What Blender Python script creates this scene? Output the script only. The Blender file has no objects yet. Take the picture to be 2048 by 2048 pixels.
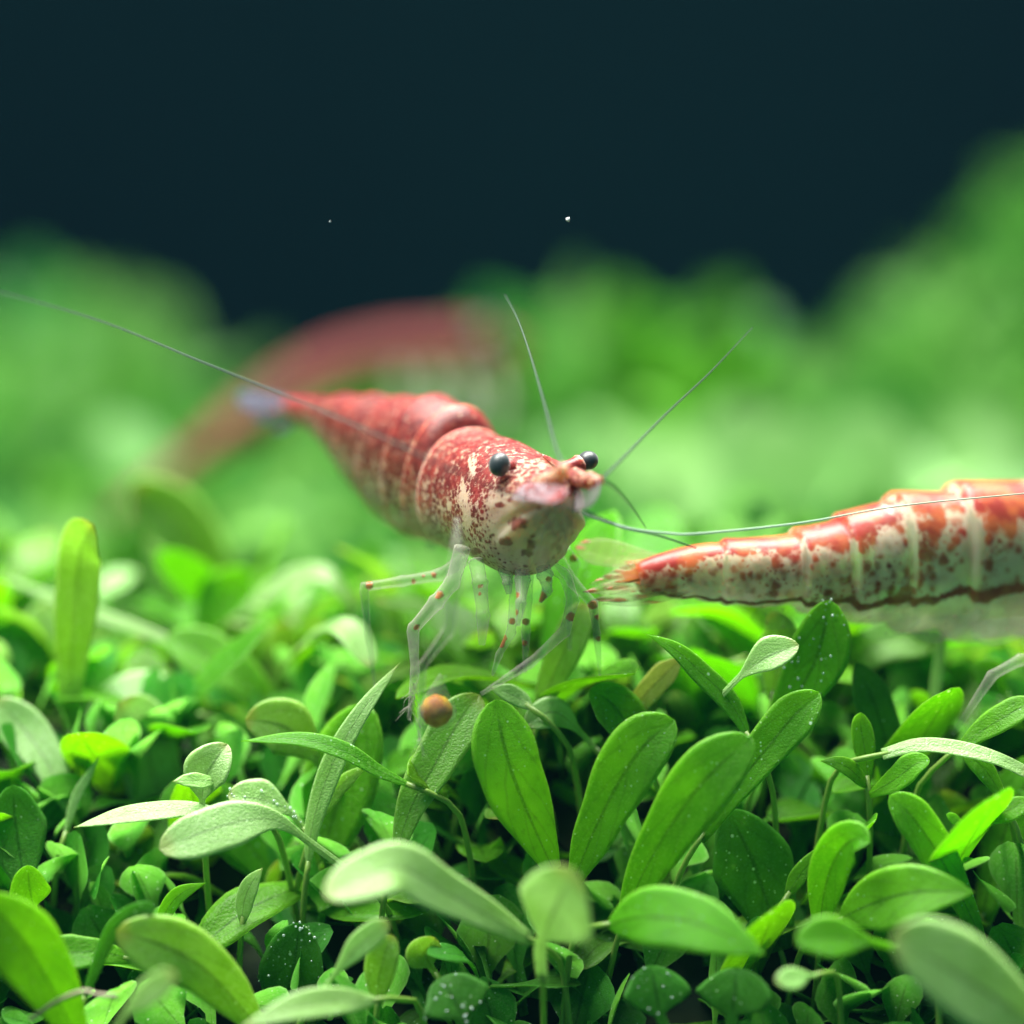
import bpy, math, random
import numpy as np
from mathutils import Vector

# ------------------------------------------------------------------ camera, light, exposure
# 1 Blender unit = 1 cm (a macro photograph about 3.2 cm wide at the plane of focus)
S = bpy.context.scene
S.unit_settings.system = 'METRIC'
S.unit_settings.scale_length = 0.01
D = 10.0                    # cm from lens to plane of focus
WID = 3.2                   # cm seen across at the plane of focus
PITCH = math.radians(8.0)
FWD = np.array([0, math.cos(PITCH), -math.sin(PITCH)])
UPV = np.array([0, math.sin(PITCH), math.cos(PITCH)])
RGT = np.array([1.0, 0, 0])
cam_d = bpy.data.cameras.new('camera')
cam = bpy.data.objects.new('camera', cam_d)
S.collection.objects.link(cam)
cam.location = Vector(-FWD * D)
cam.rotation_euler = (math.pi / 2 - PITCH, 0, 0)
cam_d.sensor_width = 36
cam_d.lens = 36 * D / WID
cam_d.clip_start = 0.1
cam_d.clip_end = 500
cam_d.dof.use_dof = True
cam_d.dof.focus_distance = D - 0.03
cam_d.dof.aperture_fstop = 0.21
cam_d.dof.aperture_blades = 0
S.camera = cam

world = bpy.data.worlds.new('World')
S.world = world
world.use_nodes = True
bg = world.node_tree.nodes['Background']
bg.inputs[0].default_value = (0.10, 0.32, 0.30, 1)
bg.inputs[1].default_value = 0.72


def area_lamp(name, loc, target, sx, sy, power, col):
    l = bpy.data.lights.new(name, 'AREA')
    l.shape = 'RECTANGLE'
    l.size, l.size_y = sx, sy
    l.energy = power
    l.color = col
    o = bpy.data.objects.new(name, l)
    S.collection.objects.link(o)
    o.location = loc
    o.rotation_euler = (Vector(target) - Vector(loc)).to_track_quat('-Z', 'Y').to_euler()
    return o


area_lamp('tank_lamp', (-3, 5.5, 23), (0, 1.0, 0), 34, 13, 52000, (1.0, 0.99, 0.90))
S.view_settings.view_transform = 'Standard'
S.view_settings.look = 'None'
S.view_settings.exposure = 0.0
S.view_settings.gamma = 1.0
S.view_settings.use_curve_mapping = False
S.cycles.max_bounces = 6
S.cycles.diffuse_bounces = 4
S.cycles.glossy_bounces = 2
S.cycles.transparent_max_bounces = 24
S.cycles.transmission_bounces = 4
S.cycles.use_adaptive_sampling = True
S.cycles.adaptive_threshold = 0.03
S.cycles.caustics_reflective = False
S.cycles.caustics_refractive = False

rng = np.random.default_rng(7)
random.seed(7)
COL = S.collection


def P(px, py, d=0.0):
    """point of the place seen at photo pixel (2048 grid) at d cm behind the plane of focus"""
    k = (D + d) / D * WID / 2048.0
    return FWD * d + RGT * ((px - 1024) * k) + UPV * (-(py - 1024) * k)


def PX(v):
    v = np.asarray(v)
    d = v @ FWD
    k = D / (D + d) * 2048.0 / WID
    return np.stack([1024 + (v @ RGT) * k, 1024 - (v @ UPV) * k, d], -1)


def nrm(v):
    v = np.asarray(v, float)
    return v / np.maximum(np.linalg.norm(v, axis=-1, keepdims=True), 1e-9)


# ------------------------------------------------------------------ mesh helpers
def mesh_np(name, V, quads, uv=None, attrs=None, smooth=True):
    me = bpy.data.meshes.new(name)
    V = np.asarray(V, np.float32)
    Q = np.asarray(quads, np.int32)
    me.vertices.add(len(V)); me.vertices.foreach_set('co', V.ravel())
    k = Q.shape[1]
    me.loops.add(Q.size); me.loops.foreach_set('vertex_index', Q.ravel())
    me.polygons.add(len(Q))
    me.polygons.foreach_set('loop_start', np.arange(len(Q), dtype=np.int32) * k)
    me.polygons.foreach_set('use_smooth', np.full(len(Q), smooth))
    me.update(calc_edges=True)
    if uv is not None:
        l = me.uv_layers.new(name='UVMap')
        l.data.foreach_set('uv', np.asarray(uv, np.float32)[Q.ravel()].ravel())
    for n, a in (attrs or {}).items():
        at = me.attributes.new(n, 'FLOAT', 'POINT')
        at.data.foreach_set('value', np.asarray(a, np.float32))
    return me


def obj(name, me, mat=None, parent=None, loc=None):
    o = bpy.data.objects.new(name, me)
    COL.objects.link(o)
    if mat is not None and me is not None:
        me.materials.append(mat)
    if loc is not None:
        o.location = Vector(loc)
    if parent is not None:
        o.parent = parent
    return o


def thing(name, loc, label, cat, group=None):
    o = bpy.data.objects.new(name, None)
    COL.objects.link(o)
    o.location = Vector(loc)
    o.empty_display_size = 0.05
    o['label'] = label; o['category'] = cat
    if group: o['group'] = group
    return o


def smooth_path(pts, n):
    p = np.asarray(pts, float)
    if len(p) == 2:
        t = np.linspace(0, 1, n)[:, None]
        return p[0] * (1 - t) + p[1] * t
    q = np.vstack([2 * p[0] - p[1], p, 2 * p[-1] - p[-2]])
    out = []
    for i in range(1, len(q) - 2):
        a, b, c, d = q[i - 1:i + 3]
        t = np.linspace(0, 1, 24, endpoint=False)[:, None]
        out.append(0.5 * (2 * b + (c - a) * t + (2 * a - 5 * b + 4 * c - d) * t ** 2 + (3 * b - a - 3 * c + d) * t ** 3))
    o = np.vstack(out + [p[-1:]])
    L = np.r_[0, np.cumsum(np.linalg.norm(np.diff(o[:, :3], axis=0), axis=1))]
    s = np.linspace(0, L[-1], n)
    return np.stack([np.interp(s, L, o[:, k]) for k in range(o.shape[1])], 1)


def tube_data(path, rad, sides=8):
    path = np.asarray(path, float); rad = np.asarray(rad, float); n = len(path)
    T = nrm(np.gradient(path, axis=0))
    ref = np.array([0.13, -0.9, 0.3])
    S1 = nrm(np.cross(T, ref)); S2 = np.cross(T, S1)
    a = np.linspace(0, 2 * math.pi, sides, endpoint=False)
    V = path[:, None] + rad[:, None, None] * (np.cos(a)[None, :, None] * S1[:, None] + np.sin(a)[None, :, None] * S2[:, None])
    V = V.reshape(-1, 3)
    i, j = np.meshgrid(np.arange(n - 1), np.arange(sides), indexing='ij')
    j2 = (j + 1) % sides
    Q = np.stack([i * sides + j, i * sides + j2, (i + 1) * sides + j2, (i + 1) * sides + j], -1).reshape(-1, 4)
    # caps: collapse end rings to small tips
    V = np.vstack([V, path[:1], path[-1:]])
    c0, c1 = len(V) - 2, len(V) - 1
    jj = np.arange(0, sides, 2)
    cap0 = np.stack([np.full(len(jj), c0), (jj + 2) % sides, (jj + 1) % sides, jj], -1)
    cap1 = np.stack([np.full(len(jj), c1), (n - 1) * sides + jj, (n - 1) * sides + (jj + 1) % sides, (n - 1) * sides + (jj + 2) % sides], -1)
    return V, np.vstack([Q, cap0, cap1])


def join_data(parts):
    V, Q, o = [], [], 0
    for v, q in parts:
        V.append(v); Q.append(q + o); o += len(v)
    return np.vstack(V), np.vstack(Q)


def tube(name, path, rad, mat, parent=None, loc=(0, 0, 0), sides=8):
    V, Q = tube_data(path, rad, sides)
    return obj(name, mesh_np(name, V - np.asarray(loc), Q), mat, parent)


def profile(t, kind, W, L):
    r = min(0.6, max(0.05, 0.85 * W / L))
    tip = np.clip(1 - np.clip((t - (1 - r)) / r, 0, 1) ** 1.75, 0, 1) ** 0.60
    if kind == 'strap':
        f = 0.26 + 0.74 * np.sin(np.clip(t / 0.72, 0, 1) * math.pi / 2) ** 1.1
    elif kind == 'spoon':
        x = np.clip((t - 0.28) / 0.42, 0, 1)
        f = 0.17 + 0.83 * (x * x * (3 - 2 * x))
    elif kind == 'round':
        x = np.clip((t - 0.35) / 0.30, 0, 1)
        f = 0.14 + 0.86 * np.sqrt(x * (2 - x)) * (x * x * (3 - 2 * x)) ** 0.3
    elif kind == 'lance':
        f = 0.10 + 0.90 * np.sin(np.clip(t, 0, 1) ** 0.95 * math.pi) ** 0.85
        tip = np.sqrt(np.clip(1 - t ** 8, 0, 1)) * np.clip((1.02 - t) / 0.1, 0, 1) ** 0.4
    else:   # 'even'
        f = 0.75 + 0.25 * np.sin(t * math.pi)
    return W * 0.5 * f * tip


def leaf_data(pts, W, kind='strap', nrm_hint=None, n=22, k=9, th=0.006, fold=0.18, cup=0.0, wave=0.0, seed=0):
    """closed leaf blade with thickness; pts centreline from base to tip; returns V, Q, uv"""
    C = smooth_path(pts, n)
    L = np.sum(np.linalg.norm(np.diff(C, axis=0), axis=1))
    q = np.linspace(0, 1, n)
    t = 1 - (1 - q) ** 1.5 * (1 - 0.0)
    t = 0.45 * q + 0.55 * t
    C = np.stack([np.interp(t, q, C[:, i]) for i in range(3)], 1)
    T = nrm(np.gradient(C, axis=0))
    N0 = np.asarray(nrm_hint, float)
    if N0.ndim == 1: N0 = np.repeat(N0[None], n, 0)
    else: N0 = np.stack([np.interp(t, np.linspace(0, 1, len(N0)), N0[:, i]) for i in range(3)], 1)
    N = nrm(N0 - T * np.sum(N0 * T, 1, keepdims=True))
    B = np.cross(T, N)
    w = profile(t, kind, W, L)
    u = np.linspace(-1, 1, k)
    r_ = np.random.default_rng(seed)
    ph = r_.uniform(0, 6.28, 4)
    wob = 1 + wave * (np.sin(t * 9 + ph[0]) + 0.6 * np.sin(t * 17 + ph[1]))
    asym = 0.06 * np.sin(t * 5 + ph[2])
    lat = u[None] * (w * wob)[:, None] * (1 + asym[:, None] * np.sign(u)[None])
    hgt = (fold * np.abs(u)[None] - cup * (u ** 2)[None]) * w[:, None] + wave * 0.9 * w[:, None] * np.sin(t * 11 + ph[3])[:, None] * (np.abs(u) ** 1.5)[None]
    thick = th * (0.35 + 0.65 * (1 - np.abs(u)[None] ** 2.5)) * (1 + 0.9 * np.exp(-(u / 0.18) ** 2))[None] * (0.4 + 0.6 * np.clip((1 - t) / 0.1, 0, 1))[:, None]
    thick = thick + (np.clip(0.32 - t, 0, 1)[:, None] * 0.9) * np.minimum(w, 0.03)[:, None] * (1 - u[None] ** 2)
    groove = -0.35 * th * np.exp(-(u / 0.10) ** 2)[None] * np.clip((t - .15) / .2, 0, 1)[:, None]
    top = C[:, None] + lat[..., None] * B[:, None] + (hgt + groove + thick * 0.5)[..., None] * N[:, None]
    bot = C[:, None] + lat[..., None] * B[:, None] + (hgt - thick * 0.5)[..., None] * N[:, None]
    V = np.vstack([top.reshape(-1, 3), bot.reshape(-1, 3)])
    uv1 = np.stack(np.broadcast_arrays(u[None] * 0.5 + 0.5, t[:, None]), -1).reshape(-1, 2)
    uv = np.vstack([uv1, uv1])
    i, j = np.meshgrid(np.arange(n - 1), np.arange(k - 1), indexing='ij')
    a = (i * k + j).ravel(); b = a + 1; c = a + k + 1; d = a + k
    Qt = np.stack([a, b, c, d], -1); m = n * k
    Qb = np.stack([a + m, d + m, c + m, b + m], -1)
    e = np.arange(n - 1) * k
    El = np.stack([e, e + k, e + k + m, e + m], -1)
    e2 = e + k - 1
    Er = np.stack([e2, e2 + m, e2 + k + m, e2 + k], -1)
    f = np.arange(k - 1)
    Eb = np.stack([f, f + m, f + 1 + m, f + 1], -1)
    f2 = f + (n - 1) * k
    Et = np.stack([f2, f2 + 1, f2 + 1 + m, f2 + m], -1)
    return V, np.vstack([Qt, Qb, El, Er, Eb, Et]), uv


# ------------------------------------------------------------------ materials
def new_mat(name):
    m = bpy.data.materials.new(name)
    m.use_nodes = True
    nt = m.node_tree
    nt.nodes.clear()
    return m, nt


class NB:
    """tiny node builder"""
    def __init__(s, nt): s.nt = nt

    def n(s, t, **kw):
        nd = s.nt.nodes.new(t)
        for a, v in kw.items(): setattr(nd, a, v)
        return nd

    def l(s, a, b): s.nt.links.new(a, b)

    def val(s, x, sock):
        if hasattr(x, 'is_linked') or isinstance(x, bpy.types.NodeSocket): s.l(x, sock)
        else: sock.default_value = x

    def math(s, op, a, b=0.0, clamp=False):
        nd = s.n('ShaderNodeMath', operation=op, use_clamp=clamp)
        s.val(a, nd.inputs[0]); s.val(b, nd.inputs[1])
        return nd.outputs[0]

    def mix(s, f, a, b):
        nd = s.n('ShaderNodeMix', data_type='RGBA')
        s.val(f, nd.inputs[0])
        for x, i in ((a, 6), (b, 7)):
            if isinstance(x, tuple): x = (*x, 1) if len(x) == 3 else x
            s.val(x, nd.inputs[i])
        return nd.outputs[2]

    def step(s, x, lo, hi):
        nd = s.n('ShaderNodeMapRange', interpolation_type='SMOOTHSTEP')
        s.val(x, nd.inputs[0]); s.val(lo, nd.inputs[1]); s.val(hi, nd.inputs[2])
        return nd.outputs[0]

    def noise(s, scale, detail=2.0, vec=None, rough=0.5):
        nd = s.n('ShaderNodeTexNoise')
        nd.inputs['Scale'].default_value = scale; nd.inputs['Detail'].default_value = detail
        nd.inputs['Roughness'].default_value = rough
        if vec is not None: s.l(vec, nd.inputs['Vector'])
        return nd.outputs[0]

    def voro(s, scale, vec=None, feature='F1', rnd=1.0):
        nd = s.n('ShaderNodeTexVoronoi', feature=feature)
        nd.inputs['Scale'].default_value = scale
        nd.inputs['Randomness'].default_value = rnd
        if vec is not None: s.l(vec, nd.inputs['Vector'])
        return nd

    def attr(s, name):
        nd = s.n('ShaderNodeAttribute'); nd.attribute_name = name
        return nd.outputs['Fac']


def leaf_mat(name, lo, hi, edge, trans=0.64, rough=0.40, spec=0.30, dots=0.0, dry=0.0):
    m, nt = new_mat(name); b = NB(nt)
    tc = b.n('ShaderNodeTexCoord')
    gen = tc.outputs['Object']
    sep = b.n('ShaderNodeSeparateXYZ'); b.l(tc.outputs['UV'], sep.inputs[0])
    u, t = sep.outputs[0], sep.outputs[1]
    au = b.math('ABSOLUTE', b.math('SUBTRACT', u, 0.5))
    isep = b.n('ShaderNodeSeparateColor'); b.l(b.n('ShaderNodeObjectInfo').outputs['Color'], isep.inputs[0])
    info, ival = isep.outputs[0], isep.outputs[1]
    big = b.noise(5.0, 3.0, gen)
    col = b.mix(b.step(big, 0.3, 0.72), lo, hi)
    # individual tint of each leaf
    hsv = b.n('ShaderNodeHueSaturation')
    b.l(b.math('ADD', b.math('MULTIPLY', info, 0.028), 0.480), hsv.inputs['Hue'])
    b.l(b.math('ADD', b.math('MULTIPLY', ival, 0.55), 0.72), hsv.inputs['Value'])
    b.l(col, hsv.inputs['Color']); col = hsv.outputs[0]
    # midrib and faint side veins
    rib = b.math('SUBTRACT', 1.0, b.step(au, 0.008, 0.045))
    rib = b.math('MULTIPLY', rib, b.step(t, 0.98, 0.80))
    sv = b.n('ShaderNodeTexWave', bands_direction='DIAGONAL'); sv.inputs['Scale'].default_value = 2.2
    sv.inputs['Distortion'].default_value = 2.5
    cmb = b.n('ShaderNodeCombineXYZ'); b.l(au, cmb.inputs[0]); b.l(t, cmb.inputs[1])
    b.l(cmb.outputs[0], sv.inputs['Vector'])
    side = b.math('MULTIPLY', b.step(sv.outputs['Fac'], 0.9, 1.0), 0.22)
    dark = b.math('MULTIPLY', rib, 0.62)
    col = b.mix(b.math('MAXIMUM', dark, side), col, tuple(x * 0.35 for x in lo))
    col = b.mix(b.math('MULTIPLY', b.step(au, 0.43, 0.5), 0.55), col, edge)
    # cell-sized mottling of the tissue
    cells = b.voro(165.0, gen)
    cellc = b.n('ShaderNodeSeparateColor'); b.l(cells.outputs['Color'], cellc.inputs[0])
    col = b.mix(b.math('MULTIPLY', b.step(cellc.outputs[0], 0.55, 1.0), 0.32), col, edge)
    col = b.mix(b.math('MULTIPLY', b.step(b.noise(32.0, 3.0, gen), 0.52, 0.75), 0.30), col, tuple(x * 0.55 for x in lo))
    if dry > 0:
        d = b.math('MULTIPLY', b.step(b.math('ADD', t, b.math('MULTIPLY', b.noise(14.0, 3.0, gen), 0.16)), 0.97, 1.08), dry)
        col = b.mix(d, col, (0.32, 0.22, 0.04))
    # glints: sparkle painted into the colour as tiny bright specks
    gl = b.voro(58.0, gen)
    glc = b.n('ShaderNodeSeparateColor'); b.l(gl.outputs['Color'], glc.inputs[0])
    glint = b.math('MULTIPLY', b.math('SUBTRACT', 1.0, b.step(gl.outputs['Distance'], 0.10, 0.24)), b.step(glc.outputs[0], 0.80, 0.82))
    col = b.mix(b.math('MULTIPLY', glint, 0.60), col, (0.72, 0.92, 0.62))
    # larger gas specks that cling to the blade
    if dots > 0:
        sp = b.voro(26.0, gen)
        spot = b.math('SUBTRACT', 1.0, b.step(sp.outputs['Distance'], 0.10, 0.17))
        spc = b.n('ShaderNodeSeparateColor'); b.l(sp.outputs['Color'], spc.inputs[0])
        spot = b.math('MULTIPLY', spot, b.step(spc.outputs[0], 1.0 - dots, 1.001 - dots))
        col = b.mix(b.math('MULTIPLY', spot, 0.85), col, (0.75, 0.9, 0.85))
    bump = b.n('ShaderNodeBump'); bump.inputs['Strength'].default_value = 0.6; bump.inputs['Distance'].default_value = 0.004
    h = b.math('ADD', b.math('ADD', b.math('MULTIPLY', cells.outputs['Distance'], -0.7), b.math('MULTIPLY', cellc.outputs[1], 0.35)), b.math('MULTIPLY', b.noise(7.0, 2.0, gen), 0.35))
    b.l(h, bump.inputs['Height'])
    pr = b.n('ShaderNodeBsdfPrincipled')
    b.l(col, pr.inputs['Base Color'])
    pr.inputs['Roughness'].default_value = rough
    pr.inputs['Specular IOR Level'].default_value = spec
    b.l(bump.outputs[0], pr.inputs['Normal'])
    tr = b.n('ShaderNodeBsdfTranslucent')
    hs2 = b.n('ShaderNodeHueSaturation'); hs2.inputs['Saturation'].default_value = 1.08; hs2.inputs['Value'].default_value = 1.5
    hs2.inputs['Hue'].default_value = 0.49
    gm = b.n('ShaderNodeGamma'); gm.inputs[1].default_value = 0.62
    b.l(col, hs2.inputs['Color']); b.l(hs2.outputs[0], gm.inputs[0]); b.l(gm.outputs[0], tr.inputs['Color'])
    mx = b.n('ShaderNodeMixShader'); mx.inputs[0].default_value = trans
    b.l(pr.outputs[0], mx.inputs[1]); b.l(tr.outputs[0], mx.inputs[2])
    out = b.n('ShaderNodeOutputMaterial'); b.l(mx.outputs[0], out.inputs[0])
    return m


def far_mat(name='leaf_background', c1=(0.036, 0.180, 0.006), c2=(0.140, 0.340, 0.080)):
    m, nt = new_mat(name); b = NB(nt)
    tc = b.n('ShaderNodeTexCoord')
    col = b.mix(b.step(b.noise(1.7, 3.0, tc.outputs['Object']), 0.40, 0.64), c1, c2)
    if name == 'leaf_background':
        col = b.mix(b.step(b.noise(0.55, 2.0, tc.outputs['Object']), 0.46, 0.62), col, (0.018, 0.150, 0.020))
    pr = b.n('ShaderNodeBsdfPrincipled'); pr.inputs['Roughness'].default_value = 0.4; pr.inputs['Specular IOR Level'].default_value = 0.25
    b.l(col, pr.inputs['Base Color'])
    tr = b.n('ShaderNodeBsdfTranslucent')
    hs = b.n('ShaderNodeHueSaturation'); hs.inputs['Value'].default_value = 1.6; hs.inputs['Hue'].default_value = 0.49
    b.l(col, hs.inputs['Color']); b.l(hs.outputs[0], tr.inputs['Color'])
    mx = b.n('ShaderNodeMixShader'); mx.inputs[0].default_value = 0.45
    b.l(pr.outputs[0], mx.inputs[1]); b.l(tr.outputs[0], mx.inputs[2])
    out = b.n('ShaderNodeOutputMaterial'); b.l(mx.outputs[0], out.inputs[0])
    return m


M = {}
M['mid'] = leaf_mat('leaf_green', (0.070, 0.295, 0.006), (0.125, 0.410, 0.018), (0.25, 0.52, 0.08))
M['mid_dots'] = leaf_mat('leaf_green_pearling', (0.066, 0.285, 0.008), (0.118, 0.390, 0.020), (0.25, 0.52, 0.09), dots=0.22)
M['pale'] = leaf_mat('leaf_pale', (0.215, 0.440, 0.100), (0.300, 0.530, 0.180), (0.46, 0.66, 0.32), trans=0.45, dry=0.35, spec=0.75, rough=0.44)
M['deep'] = leaf_mat('leaf_deep', (0.028, 0.165, 0.016), (0.055, 0.235, 0.022), (0.10, 0.32, 0.06), trans=0.58, spec=0.15)  # own deep green of old leaves, with some bank shade painted in
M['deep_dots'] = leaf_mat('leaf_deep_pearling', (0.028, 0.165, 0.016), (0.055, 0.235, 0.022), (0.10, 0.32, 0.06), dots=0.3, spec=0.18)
M['olive'] = leaf_mat('leaf_olive', (0.125, 0.325, 0.030), (0.185, 0.410, 0.065), (0.36, 0.55, 0.18), dry=0.4, spec=0.5)
M['yellow'] = leaf_mat('leaf_yellow', (0.300, 0.370, 0.070), (0.380, 0.430, 0.110), (0.50, 0.55, 0.20), dry=1.0)
M['far'] = far_mat()


def stem_mat():
    m, nt = new_mat('stem_green'); b = NB(nt)
    tc = b.n('ShaderNodeTexCoord')
    pr = b.n('ShaderNodeBsdfPrincipled')
    b.l(b.mix(b.noise(9.0, 3.0, tc.outputs['Object']), (0.13, 0.30, 0.03), (0.30, 0.42, 0.10)), pr.inputs['Base Color'])
    pr.inputs['Roughness'].default_value = 0.4
    bump = b.n('ShaderNodeBump'); bump.inputs['Strength'].default_value = 0.4; bump.inputs['Distance'].default_value = 0.004
    b.l(b.noise(60.0, 2.0, tc.outputs['Object']), bump.inputs['Height']); b.l(bump.outputs[0], pr.inputs['Normal'])
    tr = b.n('ShaderNodeBsdfTranslucent'); tr.inputs[0].default_value = (0.3, 0.6, 0.1, 1)
    mx = b.n('ShaderNodeMixShader'); mx.inputs[0].default_value = 0.3
    b.l(pr.outputs[0], mx.inputs[1]); b.l(tr.outputs[0], mx.inputs[2])
    out = b.n('ShaderNodeOutputMaterial'); b.l(mx.outputs[0], out.inputs[0])
    return m


M['stem'] = stem_mat()


def plain_mat(name, col, rough=0.5, clear=0.0, spec=0.5, noise=None, col2=None, sss=0.0):
    m, nt = new_mat(name); b = NB(nt)
    pr = b.n('ShaderNodeBsdfPrincipled')
    if noise:
        tc = b.n('ShaderNodeTexCoord')
        b.l(b.mix(b.step(b.noise(noise, 4.0, tc.outputs['Object']), 0.35, 0.65), col, col2), pr.inputs['Base Color'])
    else:
        pr.inputs['Base Color'].default_value = (*col, 1)
    pr.inputs['Roughness'].default_value = rough
    pr.inputs['Specular IOR Level'].default_value = spec
    if sss:
        pr.inputs['Subsurface Weight'].default_value = sss
        pr.inputs['Subsurface Radius'].default_value = (0.05, 0.03, 0.02)
        pr.inputs['Subsurface Scale'].default_value = 1.0
    res = pr.outputs[0]
    if clear:
        tp = b.n('ShaderNodeBsdfTransparent')
        mx = b.n('ShaderNodeMixShader'); mx.inputs[0].default_value = clear
        b.l(res, mx.inputs[1]); b.l(tp.outputs[0], mx.inputs[2]); res = mx.outputs[0]
    out = b.n('ShaderNodeOutputMaterial'); b.l(res, out.inputs[0])
    return m


M['soil'] = plain_mat('dark_soil', (0.006, 0.014, 0.008), 0.9, spec=0.1, noise=8.0, col2=(0.014, 0.022, 0.010))
M['wall'] = plain_mat('back_panel', (0.0006, 0.0012, 0.0030), 0.9, spec=0.0, noise=0.06, col2=(0.0009, 0.0030, 0.0045))
M['feeler'] = plain_mat('feeler', (0.07, 0.10, 0.085), 0.5, clear=0.60, spec=.1)
M['feeler_pale'] = plain_mat('feeler_pale', (0.33, 0.46, 0.36), 0.3, clear=0.35)
M['feeler_pink'] = plain_mat('feeler_pink', (0.42, 0.25, 0.22), 0.35, clear=0.35)
M['bubble'] = plain_mat('gas_bubble', (0.75, 0.88, 0.85), 0.08, clear=0.45, spec=0.9)
M['fibre'] = plain_mat('dry_fibre', (0.30, 0.26, 0.17), 0.6, noise=12.0, col2=(0.06, 0.07, 0.05))
M['speck'] = plain_mat('white_speck', (0.9, 0.9, 0.95), 0.4)


def shell_mat(name, cream, cream2, red, red2, scale, sss=0.75, clear_max=0.75, rough=0.30, stretch=(1, 1, 1), blot_amp=0.55, rim=0.0, soft=0.12):
    """shrimp shell: pigment cells whose density is the 'red' attribute, over cream tissue; 'clear' makes it glassy"""
    m, nt = new_mat(name); b = NB(nt)
    tc = b.n('ShaderNodeTexCoord')
    mp = b.n('ShaderNodeMapping'); mp.inputs['Scale'].default_value = stretch
    b.l(tc.outputs['Object'], mp.inputs[0]); vec = mp.outputs[0]
    # warp so that the cells look branched rather than round
    wn = b.n('ShaderNodeTexNoise'); wn.inputs['Scale'].default_value = scale * 1.2; wn.inputs['Detail'].default_value = 3
    b.l(vec, wn.inputs['Vector'])
    sc = b.n('ShaderNodeVectorMath', operation='SCALE'); sc.inputs['Scale'].default_value = 0.85 / scale
    b.l(wn.outputs['Color'], sc.inputs[0])
    ad = b.n('ShaderNodeVectorMath', operation='ADD'); b.l(vec, ad.inputs[0]); b.l(sc.outputs[0], ad.inputs[1])
    v1 = b.voro(scale, ad.outputs[0]); v2 = b.voro(scale * 2.3, ad.outputs[0])
    pat = b.math('MINIMUM', v1.outputs['Distance'], b.math('ADD', v2.outputs['Distance'], 0.16))
    dens = b.attr('red')
    blot = b.math('MULTIPLY', b.math('SUBTRACT', b.noise(scale * 0.22, 3.0, vec), 0.5), blot_amp)
    dens2 = b.math('ADD', dens, b.math('MULTIPLY', blot, b.math('MINIMUM', b.math('MULTIPLY', dens, 3.0), 1.0)))
    k = b.math('SUBTRACT', b.math('MULTIPLY', dens2, 1.0), pat)
    mask = b.step(k, -soft, soft)
    spot = b.attr('spot')
    spn = b.math('ADD', spot, b.math('MULTIPLY', b.math('SUBTRACT', b.noise(scale * 0.6, 3.0, vec), 0.5), b.math('MINIMUM', b.math('MULTIPLY', spot, 2.2), 1.4)))
    mask = b.math('MAXIMUM', mask, b.math('MULTIPLY', b.step(spn, 0.42, 0.72), 0.92), clamp=True)
    tone = b.noise(scale * 0.5, 3.0, vec)
    rc = b.mix(b.step(tone, 0.35, 0.68), red, red2)
    cc = b.mix(b.noise(scale * 0.15, 2.0, vec), cream, cream2)
    rc = b.mix(b.math('MULTIPLY', b.step(b.noise(scale * 0.16, 4.0, vec), 0.45, 0.7), 0.55), rc, tuple(x * 0.45 + 0.012 for x in red))
    col = b.mix(mask, cc, rc)
    bump = b.n('ShaderNodeBump'); bump.inputs['Strength'].default_value = 0.5; bump.inputs['Distance'].default_value = 0.004
    b.l(b.math('ADD', b.noise(scale * 1.5, 3.0, vec), b.math('MULTIPLY', mask, 0.4)), bump.inputs['Height'])
    pr = b.n('ShaderNodeBsdfPrincipled')
    b.l(col, pr.inputs['Base Color'])
    pr.inputs['Roughness'].default_value = rough + 0.08
    pr.inputs['Specular IOR Level'].default_value = 0.28
    pr.inputs['Subsurface Weight'].default_value = sss
    pr.inputs['Subsurface Radius'].default_value = (0.085, 0.055, 0.038)
    pr.inputs['Subsurface Scale'].default_value = 1.8
    b.l(bump.outputs[0], pr.inputs['Normal'])
    tp = b.n('ShaderNodeBsdfTransparent'); tp.inputs[0].default_value = (0.93, 0.96, 0.92, 1)
    fac = b.math('MULTIPLY', b.attr('clear'), b.math('SUBTRACT', 1.0, b.math('MULTIPLY', mask, 0.7)))
    if rim > 0:     # thin glassy tube: the wall is seen edge-on, so denser, at its rim
        lw = b.n('ShaderNodeLayerWeight'); lw.inputs['Blend'].default_value = 0.35
        fac = b.math('SUBTRACT', b.math('ADD', fac, 0.06), b.math('MULTIPLY', b.step(lw.outputs['Facing'], 0.25, 0.9), rim))
    fac = b.math('MAXIMUM', b.math('MINIMUM', fac, clear_max), 0.0)
    mx = b.n('ShaderNodeMixShader'); b.l(fac, mx.inputs[0])
    b.l(pr.outputs[0], mx.inputs[1]); b.l(tp.outputs[0], mx.inputs[2])
    out = b.n('ShaderNodeOutputMaterial'); b.l(mx.outputs[0], out.inputs[0])
    return m


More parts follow.
